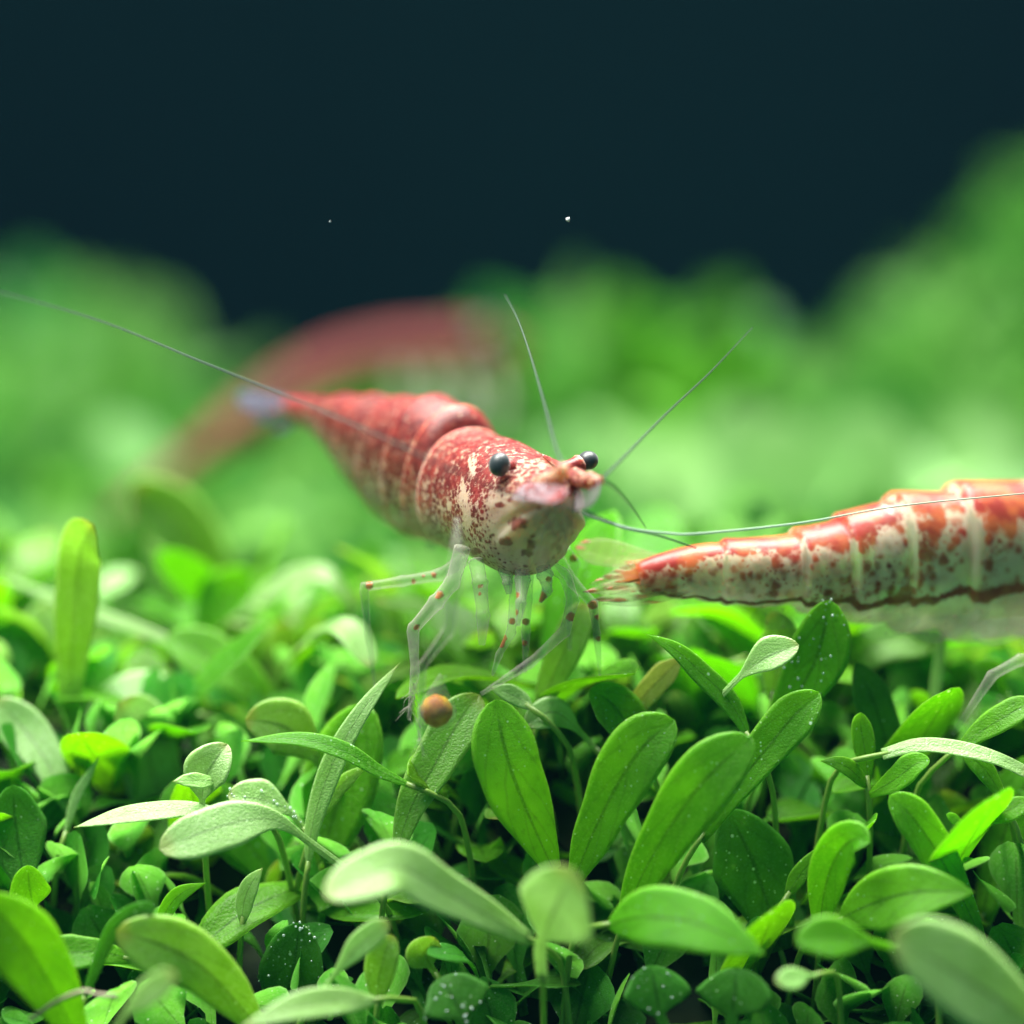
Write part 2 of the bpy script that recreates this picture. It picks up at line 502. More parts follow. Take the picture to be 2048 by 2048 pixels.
RED, RED2 = (0.135, 0.010, 0.014), (0.26, 0.036, 0.031)
CREAM, CREAM2 = (0.64, 0.50, 0.32), (0.58, 0.37, 0.32)
M['shell'] = shell_mat('shrimp_shell', CREAM, CREAM2, RED, RED2, 64.0, soft=0.20)
M['shell2'] = shell_mat('shrimp_shell_blotched', (0.50, 0.43, 0.29), (0.62, 0.49, 0.41), (0.27, 0.024, 0.020), (0.46, 0.115, 0.040), 24.0, blot_amp=1.7, soft=0.24, clear_max=0.92)
M['limb'] = shell_mat('shrimp_limb', (0.52, 0.50, 0.42), (0.58, 0.50, 0.48), (0.42, 0.06, 0.02), (0.5, 0.16, 0.03), 22.0, sss=0.0, clear_max=0.95, rough=0.2, rim=0.30)
M['scale'] = shell_mat('shrimp_scale_lilac', (0.46, 0.40, 0.50), (0.56, 0.46, 0.50), RED, RED2, 40.0, sss=0.0, clear_max=0.9, soft=0.22)
M['fan'] = shell_mat('shrimp_tail_fan', (0.06, 0.10, 0.16), (0.14, 0.09, 0.13), RED, RED2, 24.0, sss=0.0, clear_max=0.9, rough=0.2)
M['fan2'] = shell_mat('shrimp_tail_fan_yellow', (0.30, 0.32, 0.12), (0.34, 0.28, 0.08), (0.32, 0.05, 0.015), (0.40, 0.17, 0.01), 30.0, sss=0.0, clear_max=0.9, rough=0.25, stretch=(0.25, 1, 1))


def eye_mat():
    m, nt = new_mat('shrimp_eye'); b = NB(nt)
    tc = b.n('ShaderNodeTexCoord')
    pr = b.n('ShaderNodeBsdfPrincipled')
    b.l(b.mix(b.noise(20.0, 2.0, tc.outputs['Object']), (0.010, 0.016, 0.022), (0.022, 0.032, 0.040)), pr.inputs['Base Color'])
    pr.inputs['Roughness'].default_value = 0.45
    pr.inputs['Coat Weight'].default_value = 0.12
    pr.inputs['Coat Roughness'].default_value = 0.12
    pr.inputs['Sheen Weight'].default_value = 0.35
    pr.inputs['Sheen Roughness'].default_value = 0.4
    bump = b.n('ShaderNodeBump'); bump.inputs['Strength'].default_value = 0.15; bump.inputs['Distance'].default_value = 0.001
    b.l(b.voro(260.0, tc.outputs['Object']).outputs['Distance'], bump.inputs['Height']); b.l(bump.outputs[0], pr.inputs['Normal'])
    out = b.n('ShaderNodeOutputMaterial'); b.l(pr.outputs[0], out.inputs[0])
    return m


M['eye'] = eye_mat()
M['organ'] = plain_mat('shrimp_organ', (0.16, 0.05, 0.03), 0.6, noise=10.0, col2=(0.30, 0.14, 0.07))

# ------------------------------------------------------------------ the setting: soil bed, back panel
PROF_Y = [-3.0, -1.2, -0.42, -0.06, 0.25, 0.53, 1.0, 1.6, 2.4, 3.5, 6.0, 9.0, 14.0, 17.0, 30.0, 60.0]
PROF_Z = [-3.4, -2.5, -1.55, -1.15, -0.80, -0.56, -0.52, -0.66, -0.84, -0.90, -1.08, -1.38, -1.66, -2.6, -6.0, -9.0]


def canopy(x, y):
    """height of the top of the plant carpet over the tank floor"""
    x = np.asarray(x, float); y = np.asarray(y, float)
    z = np.interp(y, PROF_Y, PROF_Z)
    amp = np.interp(y, [0.5, 3.0], [0.5, 1.0])
    z = z + 0.10 * amp * np.sin(x * 3.1 + 1.0) * np.sin(y * 2.3 + 0.4) + 0.05 * amp * np.sin(x * 5.3 + y * 3.7)

    def hump(cx, cy, sx, sy, h, p=2.0):
        return h * np.exp(-(np.abs((x - cx) / sx) ** p + np.abs((y - cy) / sy) ** p))
    z = z + hump(-3.45, 12.5, 1.30, 2.5, 0.88, 2.6)      # left mound
    z = z + hump(0.58, 8.2, 0.86, 0.9, 0.86, 6.0)       # middle clump
    z = z + hump(4.55, 13.0, 1.25, 2.5, 1.98, 2.4)       # right mound
    z = z + hump(2.9, 12.5, 1.2, 2.5, 0.42, 2.4)
    z = z + hump(-0.6, 6.2, 1.0, 0.9, 0.25)              # rise under the far shrimp
    z = z - hump(-1.35, 2.3, 0.6, 0.75, 0.7)             # hollow behind the left clump
    z = z - hump(1.75, 1.7, 0.35, 0.4, 0.35)
    return z


def build_ground():
    xs = np.concatenate([np.linspace(-16, -9, 8), np.linspace(-8, 8, 81), np.linspace(9, 16, 8)])
    ys = np.concatenate([np.linspace(-6, -1.3, 10), np.linspace(-1.2, 3, 60), np.linspace(3.15, 20, 80)])
    X, Y = np.meshgrid(xs, ys)
    Z = canopy(X, Y) - np.interp(Y, [-1, 1, 4], [0.42, 0.36, 0.30])
    V = np.stack([X, Y, Z], -1).reshape(-1, 3)
    ny, nx = X.shape
    i, j = np.meshgrid(np.arange(ny - 1), np.arange(nx - 1), indexing='ij')
    a = (i * nx + j).ravel()
    o = obj('ground', mesh_np('ground', V, np.stack([a, a + 1, a + nx + 1, a + nx], -1)), M['soil'])
    o['kind'] = 'structure'; o['label'] = 'dark soil bed under the green plant carpet'
    V = np.array([[-40, 26, -12], [40, 26, -12], [40, 26, 30], [-40, 26, 30], [-40, 26.6, -12], [40, 26.6, -12], [40, 26.6, 30], [-40, 26.6, 30]], float)
    Q = [[0, 1, 2, 3], [5, 4, 7, 6], [4, 0, 3, 7], [1, 5, 6, 2], [3, 2, 6, 7], [4, 5, 1, 0]]
    o = obj('back_wall', mesh_np('back_wall', V, Q, smooth=False), M['wall'])
    o['kind'] = 'structure'; o['label'] = 'dark blue teal back panel of the tank'


build_ground()


def water_haze():
    m = bpy.data.materials.new('tank_water'); m.use_nodes = True
    nt = m.node_tree; nt.nodes.clear()
    v = nt.nodes.new('ShaderNodeVolumePrincipled')
    v.inputs['Color'].default_value = (0.18, 0.74, 1.0, 1)
    v.inputs['Density'].default_value = 0.00031
    v.inputs['Anisotropy'].default_value = 0.0
    out = nt.nodes.new('ShaderNodeOutputMaterial'); nt.links.new(v.outputs[0], out.inputs['Volume'])
    x0, x1, y0, y1, z0, z1 = -18, 18, -13, 22, -12, 3.4
    V = [(x, y, z) for z in (z0, z1) for y in (y0, y1) for x in (x0, x1)]
    Q = [[0, 2, 3, 1], [4, 5, 7, 6], [0, 1, 5, 4], [2, 6, 7, 3], [0, 4, 6, 2], [1, 3, 7, 5]]
    o = obj('haze', mesh_np('haze', V, Q, smooth=False), m)
    o['kind'] = 'stuff'; o['label'] = 'faint bluish haze of the tank water'


water_haze()

# ------------------------------------------------------------------ background foliage (uncountable masses)
def leaf_template(n=7, k=3):
    t = np.linspace(0, 1, n)
    w = profile(np.minimum(t, 0.985), 'spoon', 0.42, 1.0)
    u = np.linspace(-1, 1, k)
    X = u[None] * w[:, None]
    Y = np.repeat(t[:, None], k, 1)
    Z = 0.25 * np.abs(u)[None] * w[:, None] + 0.32 * np.sin(t * 1.9)[:, None] * t[:, None] * 0.6
    uv = np.stack(np.broadcast_arrays(u[None] * .5 + .5, t[:, None]), -1).reshape(-1, 2)
    i, j = np.meshgrid(np.arange(n - 1), np.arange(k - 1), indexing='ij')
    a = (i * k + j).ravel()
    return np.stack([X, Y, Z], -1).reshape(-1, 3), np.stack([a, a + 1, a + k + 1, a + k], -1), uv


LT = leaf_template()
LT_FINE = leaf_template(11, 5)


def scatter_leaves(name, base, length, label, mat, spread=0.75, widen=(0.8, 1.5), cat='plants', tmpl=None):
    """one mass of leaves growing up and outward from base points"""
    r = rng
    n = len(base)
    az = r.uniform(0, 2 * math.pi, n)
    el = np.clip(r.normal(0.75, spread * 0.5, n), -0.15, 1.5)
    T = np.stack([np.cos(az) * np.cos(el), np.sin(az) * np.cos(el), np.sin(el)], -1)
    up = np.array([0, 0, 1.0]) + r.normal(0, 0.35, (n, 3))
    B = nrm(np.cross(T, up)); N = np.cross(B, T)
    wd = r.uniform(widen[0], widen[1], n)
    v, q, uv = tmpl or LT
    L = np.asarray(length)
    V = base[:, None] + L[:, None, None] * (v[None, :, :1] * wd[:, None, None] * B[:, None] + v[None, :, 1:2] * T[:, None] - v[None, :, 2:3] * -1 * N[:, None])
    Q = (q[None] + (np.arange(n) * len(v))[:, None, None]).reshape(-1, 4)
    me = mesh_np(name, V.reshape(-1, 3), Q, np.tile(uv, (n, 1)))
    o = obj(name, me, mat)
    o['kind'] = 'stuff'; o['label'] = label; o['category'] = cat
    return o


def field(n, x0, x1, y0, y1, keep=None):
    """points over the carpet, sprigs of five or so leaves"""
    k = n // 5
    y = rng.uniform(y0, y1, k); x = rng.uniform(-1, 1, k)
    x = (x0 + x1) / 2 + x * (x1 - x0) / 2
    if keep is not None:
        f = keep(x, y); x, y = x[f], y[f]
    x = np.repeat(x, 5) + rng.normal(0, 0.045, len(x) * 5); y = np.repeat(y, 5) + rng.normal(0, 0.045, len(y) * 5)
    z = canopy(x, y) - rng.uniform(0.06, 0.34, len(x))
    return np.stack([x, y, z], -1)


def in_view(x, y, m=1.0):
    return np.abs(x) < (0.165 * (10 + y) + m)


near_b = field(6500, -3.6, 3.6, 1.7, 5.5, lambda x, y: in_view(x, y, 0.4) & (((x + 1.4) / 0.55) ** 2 + ((y - 2.6) / 1.1) ** 2 > 1) & (((x - 1.8) / 0.3) ** 2 + ((y - 1.8) / 0.35) ** 2 > 1))
scatter_leaves('middle_ground_foliage', near_b, rng.uniform(0.30, 0.60, len(near_b)), 'blurred low green leaf carpet behind the red shrimps', M['far'])
lm = field(5500, -8.5, -1.2, 5.5, 17, lambda x, y: in_view(x, y, 1.5))
scatter_leaves('background_foliage', lm, rng.uniform(0.32, 0.78, len(lm)), 'blurred green foliage mound behind the long left feeler', M['far'])
cm = field(5000, -1.2, 2.7, 5.5, 16)
scatter_leaves('background_foliage', cm, rng.uniform(0.32, 0.78, len(cm)), 'blurred pale topped leafy clump behind the upright feelers', M['far'])
rm = field(7000, 2.7, 9.0, 5.5, 18, lambda x, y: in_view(x, y, 1.5))
scatter_leaves('background_foliage', rm, rng.uniform(0.32, 0.78, len(rm)), 'blurred tall green foliage mound rising above the pale shrimp', M['far'])

def pale_far():
    x = rng.uniform(0.4, 3.2, 60); y = rng.uniform(4.2, 6.8, 60)
    k = in_view(x, y, 0.2)
    x, y = x[k], y[k]
    b = np.stack([x, y, canopy(x, y) + rng.uniform(-0.05, 0.10, len(x))], -1)
    scatter_leaves('background_foliage', b, rng.uniform(0.45, 0.80, len(x)), 'blurred pale broad leaves standing out of the far carpet above the pale shrimp', M['pale_far'], widen=(1.2, 1.9))


M['pale_far'] = far_mat('leaf_background_pale', (0.17, 0.37, 0.11), (0.22, 0.42, 0.16))
pale_far()

# ------------------------------------------------------------------ low undergrowth on the near bank
def undergrowth():
    n = 1200
    x = rng.uniform(-2.1, 2.1, n); y = rng.uniform(-0.9, 1.9, n)
    z = canopy(x, y) - rng.uniform(0.22, 0.40, n)
    k = ((x + 1.2) / 0.36) ** 2 + ((y - 1.2) / 0.5) ** 2 > 1
    x, y, z = x[k], y[k], z[k]; n = len(x)
    b = np.stack([x, y, z], -1)
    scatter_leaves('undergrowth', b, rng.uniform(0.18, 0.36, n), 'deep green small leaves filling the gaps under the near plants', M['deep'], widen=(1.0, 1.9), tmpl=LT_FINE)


undergrowth()
# ------------------------------------------------------------------ near plants, each a thing: stem + leaves
TOCAM = -FWD


def hero_normal(C, roll):
    T = nrm(np.gradient(C, axis=0))
    c = TOCAM[None] - T * (T @ TOCAM)[:, None]
    c = nrm(c)
    s = np.cross(T, c)
    sg = np.where(s[:, 2:3] >= 0, 1.0, -1.0)
    sg = np.sign(np.mean(sg) + 1e-6)
    r = math.radians(roll)
    return c * math.cos(r) + s * sg * math.sin(r)


def bubbles(parent, me_leaf, origin, count, seed, rmin=0.002, rmax=0.0052, side=1):
    r = np.random.default_rng(seed)
    nv = len(me_leaf.vertices)
    co = np.empty(nv * 3, np.float32); me_leaf.vertices.foreach_get('co', co); co = co.reshape(-1, 3)
    nn = np.empty(nv * 3, np.float32); me_leaf.vertices.foreach_get('normal', nn); nn = nn.reshape(-1, 3)
    cand = np.where((nn @ TOCAM > 0.25) & (np.arange(nv) % 9 > 0))[0]
    parts = []
    for i in r.choice(cand, min(count, len(cand)), replace=False):
        rad = r.uniform(rmin, rmax)
        c = co[i] + nn[i] * rad * 0.6 + r.normal(0, 0.006, 3) * (1 - np.abs(nn[i]))
        a = np.linspace(0, math.pi, 5)
        path = c[None] + np.stack([np.zeros(5), np.zeros(5), -np.cos(a) * rad], -1)
        parts.append(tube_data(path, np.maximum(np.sin(a) * rad, 1e-4), 8))
    V, Q = join_data(parts)
    o = obj('gas_bubbles', mesh_np('gas_bubbles', V, Q), M['bubble'], parent)
    o['kind'] = 'stuff'
    return o


NAMED = 'carpet_plant'


HERO_PX = []


def hero(label, leaves, cat='plant', stem=True):
    """leaves: list of dict(p=[(px,py,d)...] base->tip, w px, k kind, m mat, r roll, f fold, b bubbles)"""
    b0 = np.mean([P(*l['p'][0]) for l in leaves], 0)
    root_d = leaves[0]['p'][0][2]
    o = thing(NAMED, b0, label, cat)
    for i, l in enumerate(leaves):
        pts = np.array([P(*q) for q in l['p']])
        C = smooth_path(pts, 22)
        HERO_PX.append(PX(C))
        roll = l.get('r', 15)
        dmean = np.mean([q[2] for q in l['p']])
        W = l['w'] / 640.0 * (D + dmean) / D / max(0.42, math.cos(math.radians(roll)))
        V, Q, uv = leaf_data(pts, W, l.get('k', 'strap'), hero_normal(C, roll), n=26, k=11, th=l.get('th', 0.0065), fold=l.get('f', 0.16),
                             cup=l.get('c', 0.0), wave=l.get('wv', 0.03), seed=hash(label) % 1000 + i if False else len(label) * 7 + i)
        me = mesh_np('leaf', V - b0, Q, uv)
        lo = obj('leaf', me, M[l.get('m', 'mid')], o)
        lo.color = (l.get('h', 0.35 + 0.4 * random.random()), l.get('v', 0.45 + 0.4 * random.random()), 0, 1)
        if 'b' in l: bubbles(lo, me, b0, l['b'], len(label) + i)
    if stem:
        # petioles run down into the bank and meet the soil
        for l in leaves[:1]:
            a = P(*l['p'][0]); nxt = P(*l['p'][1])
            d = nrm(a - nxt) * 0.15
            g = a + np.array([d[0] * 0.6, 0.16, 0])
            g[2] = min(float(canopy(g[0], g[1])) - 0.42, a[2] - 0.1)
            g = g + np.array([d[0], 0.06, 0]); path = smooth_path([a + nrm(nxt - a) * 0.03, a + d * 0.5, a + d * 1.1 + np.array([0, 0.05, -0.07]), g], 12)
            tube('stem', path, np.linspace(0.009, 0.011, 12), M['stem'], o, b0)
    return o


def lf(p, w, k='strap', m='mid', r=15, **kw):
    return dict(p=p, w=w, k=k, m=m, r=r, **kw)


# --- left, behind the focus
hero('upright green leaf with folded pale tip at the far left clump', [lf([(142, 1480, .55), (143, 1350, .55), (150, 1230, .5), (160, 1115, .45), (170, 1078, .38), (188, 1050, .26)], 94, 'strap', 'olive', 8)])
hero('tall blurred blue green leaf with rounded tip leaning left beside the hollow', [lf([(440, 1290, 1.9), (425, 1180, 1.9), (370, 1080, 1.85), (300, 1000, 1.8), (262, 965, 1.75)], 135, 'strap', 'olive', 25),
                                                                   lf([(365, 1270, 1.8), (345, 1200, 1.75), (318, 1130, 1.7), (292, 1075, 1.65)], 62, 'lance', 'pale', 30)])
hero('long thin pale petiole running across the dark hollow', [lf([(430, 1330, .9), (320, 1275, .95), (200, 1232, 1.0), (90, 1190, 1.05), (-20, 1145, 1.1)], 26, 'lance', 'pale', 20)])
hero('whitish translucent blade behind the upright folded leaf', [lf([(60, 1500, 1.1), (62, 1400, 1.1), (75, 1290, 1.05), (96, 1205, 1.0)], 78, 'strap', 'pale', 20)])
hero('pale arching leaf making a small dark loop behind the shrimp', [lf([(470, 1240, 1.25), (545, 1180, 1.2), (610, 1150, 1.15), (660, 1158, 1.1), (725, 1235, 1.05)], 40, 'lance', 'pale', 40)])
hero('pale curled leaf below the shrimp knee joint', [lf([(600, 1300, .75), (640, 1260, .7), (695, 1258, .6), (738, 1335, .5)], 55, 'spoon', 'pale', 45)])
hero('broad green leaf sloping down right beneath the curled one', [lf([(560, 1450, .85), (490, 1370, .8), (400, 1305, .8), (330, 1275, .8)], 95, 'strap', 'mid', 35)])
hero('bright green leaf standing behind the thin pale petiole', [lf([(420, 1330, 1.3), (430, 1240, 1.3), (470, 1180, 1.3), (500, 1140, 1.25)], 110, 'strap', 'mid', 15)])
hero('wide pale green blurred leaf bent over at its top', [lf([(365, 1850, .45), (345, 1700, .5), (310, 1560, .5), (275, 1450, .5), (235, 1405, .4)], 120, 'strap', 'pale', 22)])
hero('pale leaf lying behind the wide bent leaf', [lf([(400, 1430, .7), (300, 1390, .7), (220, 1410, .65), (170, 1480, .6)], 80, 'lance', 'pale', 40)])
hero('thin needle like pale leaf beside the wide blurred leaf', [lf([(128, 1680, .2), (150, 1600, .2), (178, 1550, .2), (200, 1510, .2)], 20, 'lance', 'pale', 10)])
hero('folded speckled pale leaf on two short petioles', [lf([(408, 1660, .02), (405, 1600, 0), (412, 1555, 0), (432, 1520, 0), (455, 1488, .02)], 92, 'round', 'pale', 10, f=.35),
                                                  lf([(430, 1560, 0), (400, 1563, -.05), (370, 1562, -.08), (345, 1563, -.1)], 30, 'lance', 'pale', 30)])
hero('pale oval leaf dotted with bubbles behind the curved leaf', [lf([(615, 1670, .12), (580, 1625, .1), (520, 1600, .08), (455, 1592, .06)], 78, 'spoon', 'pale', 30, b=26)])
hero('slim pale leaf lying level with its tip to the left', [lf([(450, 1628, .0), (380, 1620, -.02), (260, 1630, -.05), (147, 1655, -.08)], 34, 'lance', 'pale', 50)])
hero('large pale curved leaf with yellow tip and long yellow petiole', [lf([(700, 1745, -.05), (625, 1690, -.08), (560, 1645, -.12), (500, 1640, -.16), (420, 1660, -.2), (318, 1700, -.22)], 88, 'spoon', 'pale', 25, f=.1, wv=.05)])
hero('glassy grey green leaf with dark midrib behind a bright narrow one', [lf([(690, 1580, .28), (640, 1520, .25), (570, 1455, .22), (490, 1440, .2)], 120, 'spoon', 'olive', 15)])
hero('narrow yellow green speckled leaf crossing in front of others', [lf([(830, 1575, -.02), (760, 1545, -.03), (690, 1505, -.05), (600, 1480, -.06), (482, 1482, -.06)], 32, 'lance', 'mid_dots', 40)])
hero('slender light green leaf reaching up towards the shrimp legs', [lf([(615, 1740, .08), (628, 1640, .06), (665, 1530, .04), (720, 1430, .02), (800, 1325, .05)], 46, 'lance', 'pale', 15)])
hero('small narrow leaf at the foot of the slender one', [lf([(640, 1640, .1), (665, 1590, .1), (695, 1560, .08), (735, 1530, .06)], 34, 'lance', 'olive', 15)])
hero('olive leaf with dark midrib leaning right below the amber pellet', [lf([(795, 1700, -.02), (825, 1610, 0), (870, 1530, .02), (920, 1440, .06), (960, 1390, .1)], 95, 'strap', 'olive', 12, f=.22)])
# --- centre, in focus
hero('broad saturated green upright leaf with round tip', [lf([(1105, 1740, -.02), (1065, 1650, -.07), (1025, 1550, -.1), (1003, 1470, -.1), (992, 1398, -.08)], 136, 'strap', 'mid', 14, f=.1, v=1.3, h=.3)])
hero('small pale leaf with brown tip poking out behind the broad one', [lf([(1200, 1510, .2), (1165, 1470, .18), (1118, 1428, .15), (1085, 1430, .12), (1050, 1452, .1)], 62, 'spoon', 'pale', 20)])
hero('long green leaf with dark midrib and ragged pale tip', [lf([(1150, 1760, -.02), (1185, 1670, -.08), (1235, 1570, -.12), (1290, 1490, -.14), (1350, 1440, -.12)], 122, 'strap', 'mid', 12, f=.2, wv=.05)])
hero('long smooth green leaf with pale glossy tip rising right', [lf([(1250, 1840, -.05), (1285, 1750, -.12), (1350, 1640, -.2), (1420, 1550, -.24), (1505, 1475, -.22)], 122, 'strap', 'mid', 12, f=.12)])
hero('grainy green leaf with dark midrib behind the glossy tipped leaf', [lf([(1400, 1680, .0), (1460, 1590, -.02), (1540, 1490, -.04), (1590, 1430, -.05), (1640, 1385, -.05)], 86, 'strap', 'mid_dots', 18, f=.2)])
hero('short dark green grainy leaf behind the ragged tipped leaf', [lf([(1290, 1520, .12), (1265, 1470, .1), (1225, 1410, .1), (1180, 1378, .1)], 100, 'strap', 'mid_dots', 25)])
hero('olive upright leaf between the shrimp legs', [lf([(1075, 1450, .25), (1100, 1370, .25), (1135, 1290, .25), (1168, 1205, .28)], 70, 'strap', 'olive', 15)])
hero('stubby yellow blunt leaf under the pale shrimp tail', [lf([(1265, 1420, .15), (1295, 1385, .15), (1330, 1350, .15), (1362, 1318, .15)], 50, 'even', 'yellow', 20)])
hero('small pale folded leaf beside the olive upright leaf', [lf([(1065, 1420, .1), (1040, 1400, .1), (1010, 1385, .08), (980, 1375, .06)], 36, 'lance', 'pale', 35)])
hero('rabbit ear pair of leaves, one narrow sparkling green and one pale', [lf([(1500, 1480, .02), (1455, 1400, .02), (1400, 1345, .0), (1350, 1300, -.02), (1292, 1268, -.04)], 46, 'lance', 'mid_dots', 28),
                                                               lf([(1440, 1395, .02), (1485, 1350, -.0), (1535, 1315, -.03), (1598, 1290, -.05)], 66, 'spoon', 'pale', 25, f=.3)])
hero('broad dark leaf beaded with white bubbles under the pale shrimp', [lf([(1540, 1500, .2), (1590, 1400, .18), (1635, 1310, .15), (1660, 1200, .12)], 118, 'strap', 'mid', 8, b=34)])
hero('olive leaf half hidden behind the beaded one', [lf([(1545, 1400, .3), (1555, 1320, .3), (1560, 1260, .3), (1540, 1225, .3)], 80, 'strap', 'olive', 15)])
hero('square ended dark green leaf between pale stems', [lf([(1790, 1560, .25), (1770, 1480, .25), (1745, 1400, .25), (1712, 1325, .25)], 78, 'even', 'deep', 18)])
hero('bright pale stalk standing under the pale shrimp belly', [lf([(1868, 1430, .5), (1872, 1370, .5), (1880, 1320, .5), (1884, 1275, .5)], 20, 'even', 'pale', 30)])
hero('blurred broad light green leaf under the pale shrimp belly', [lf([(1640, 1430, .7), (1700, 1330, .7), (1780, 1280, .7), (1900, 1275, .7)], 90, 'strap', 'olive', 30)])
hero('soft green oval leaf beside the dark gap at right', [lf([(2030, 1430, .6), (2010, 1390, .6), (1980, 1350, .6), (1945, 1325, .6)], 85, 'spoon', 'mid', 20)])
hero('light green leaf sloping up to the right edge', [lf([(1915, 1500, .05), (1960, 1465, .03), (2010, 1435, 0), (2070, 1400, 0)], 52, 'strap', 'mid', 35)])
hero('whitish jointed runner arching over the right hand plants', [lf([(1765, 1510, .0), (1840, 1492, -.02), (1925, 1500, -.04), (2000, 1520, -.05), (2070, 1555, -.05)], 28, 'even', 'pale', 40)])
hero('upright sprig with paired leaves under the whitish runner', [lf([(1735, 1570, .05), (1730, 1510, .05), (1720, 1450, .05), (1722, 1425, .05)], 48, 'strap', 'mid', 15),
                                                         lf([(1735, 1575, .05), (1700, 1540, 0), (1670, 1525, -.02), (1640, 1522, -.02)], 34, 'lance', 'mid', 30),
                                                         lf([(1740, 1590, .03), (1790, 1560, -.02), (1830, 1530, -.05), (1860, 1520, -.06)], 50, 'strap', 'mid', 30)])
hero('narrow green leaf arching down right under the runner', [lf([(2010, 1610, .0), (1990, 1570, 0), (1960, 1530, 0), (1925, 1505, 0)], 42, 'strap', 'mid', 20)])
hero('long bright leaf leaning left on the right hand slope', [lf([(1965, 1890, -.05), (1920, 1790, -.1), (1870, 1700, -.14), (1820, 1630, -.16), (1778, 1590, -.16)], 78, 'strap', 'mid', 15)])
hero('leaf with dark curled over tip on the right hand slope', [lf([(1640, 1880, -.05), (1648, 1790, -.12), (1670, 1720, -.18), (1705, 1680, -.24), (1740, 1685, -.3)], 82, 'strap', 'mid', 20, f=.25)])
hero('narrow dark leaf tucked behind the curled tip leaf', [lf([(1570, 1800, .0), (1600, 1750, .0), (1635, 1710, .0), (1660, 1680, .0)], 36, 'lance', 'mid', 15)])
hero('tiny star shaped sprig with glossy leaves at right', [lf([(1950, 1640, -.05), (1930, 1645, -.07), (1910, 1640, -.09), (1893, 1628, -.1)], 20, 'spoon', 'mid', 30),
                                                    lf([(1950, 1640, -.05), (1965, 1630, -.05), (1980, 1615, -.05), (1994, 1598, -.05)], 20, 'spoon', 'mid', 20),
                                                    lf([(1950, 1645, -.05), (1985, 1635, -.07), (2020, 1620, -.1), (2060, 1600, -.1)], 40, 'strap', 'mid', 30)])
hero('broad dark leaf lying level low on the right', [lf([(1680, 1840, -.15), (1740, 1810, -.22), (1830, 1785, -.3), (1950, 1785, -.35)], 115, 'lance', 'mid', 25)])
hero('very broad dark shaded leaf behind the long smooth leaf', [lf([(1560, 1900, .1), (1535, 1810, .08), (1500, 1710, .06), (1455, 1620, .05)], 165, 'strap', 'deep_dots', 5)])  # leaf lies in shadow; its shade is painted by the dark green
# --- front row, nearer than the focus
hero('pale blurred leaf bent like a roof in front of the bank', [lf([(1060, 1880, -.3), (980, 1835, -.42), (880, 1780, -.52), (800, 1735, -.58), (730, 1755, -.64), (650, 1795, -.7)], 92, 'strap', 'pale', 35, f=.12)])
hero('round pale blurred leaf on a short stalk', [lf([(1085, 1960, -.35), (1082, 1890, -.45), (1105, 1830, -.6), (1128, 1780, -.72), (1150, 1740, -.78)], 168, 'round', 'pale', 20, f=.05)])
hero('wide light green blurred leaf beside the round one', [lf([(1215, 1850, -.3), (1290, 1835, -.42), (1400, 1850, -.5), (1530, 1910, -.55)], 118, 'lance', 'mid', 25, f=.05)])
hero('small light green leaf left of the big pale front leaf', [lf([(1800, 1900, -.45), (1720, 1880, -.55), (1650, 1875, -.6), (1592, 1885, -.65)], 82, 'spoon', 'mid', 30)])
hero('big pale blurred leaf with white glint at the lower right', [lf([(2110, 2080, -.6), (2010, 2010, -.75), (1900, 1940, -.85), (1785, 1870, -.92)], 165, 'strap', 'pale', 28, f=.08)])
hero('tiny pale leaf tip under the small light green leaf', [lf([(1640, 1950, -.4), (1610, 1952, -.5), (1580, 1958, -.55), (1552, 1965, -.6)], 40, 'spoon', 'pale', 30)])
hero('slim pale leaf pointing up right below the roof shaped leaf', [lf([(625, 2010, -.25), (660, 1960, -.3), (715, 1895, -.36), (780, 1845, -.42)], 48, 'spoon', 'pale', 15)])
hero('bright narrow leaf widening upward to a blunt end', [lf([(755, 2010, -.2), (758, 1960, -.22), (770, 1910, -.24), (785, 1870, -.24)], 70, 'strap', 'olive', 12)])
hero('large yellow green leaf with dark midrib sloping down right', [lf([(520, 2060, -.2), (450, 1980, -.28), (390, 1925, -.33), (320, 1890, -.36), (232, 1862, -.38)], 125, 'strap', 'olive', 15, f=.12)])
hero('thin bent grey green leaf with curled end', [lf([(165, 2010, -.25), (190, 1940, -.27), (220, 1870, -.3), (255, 1832, -.33), (312, 1815, -.36)], 34, 'strap', 'deep', 10)])
hero('broad pale edged leaf leaning in from the left edge', [lf([(160, 2090, -.3), (110, 1990, -.38), (50, 1890, -.45), (-30, 1790, -.5)], 140, 'strap', 'mid', 15)])
hero('pale out of focus leaf tip over the yellow green leaf', [lf([(215, 2090, -.6), (250, 2030, -.7), (300, 1985, -.8), (352, 1950, -.9)], 50, 'spoon', 'pale', 30)])
hero('pale level leaf along the lower edge', [lf([(760, 2000, -.35), (680, 2003, -.45), (580, 2020, -.55), (480, 2055, -.6)], 55, 'lance', 'pale', 30)])
hero('small heart shaped leaf on a dark petiole', [lf([(75, 1850, -.02), (68, 1815, -.05), (60, 1780, -.08), (55, 1730, -.1)], 92, 'round', 'mid', 10)])
hero('narrow curved leaf left of the dark broad leaf', [lf([(318, 1880, .02), (330, 1830, .0), (360, 1790, -.02), (412, 1765, -.04)], 34, 'lance', 'mid', 20)])
hero('broad dark shaded leaf sprinkled with specks low in the bank', [lf([(560, 2060, .0), (575, 1990, -.0), (590, 1920, -.02), (600, 1845, -.02)], 150, 'strap', 'deep_dots', 12, b=30)])
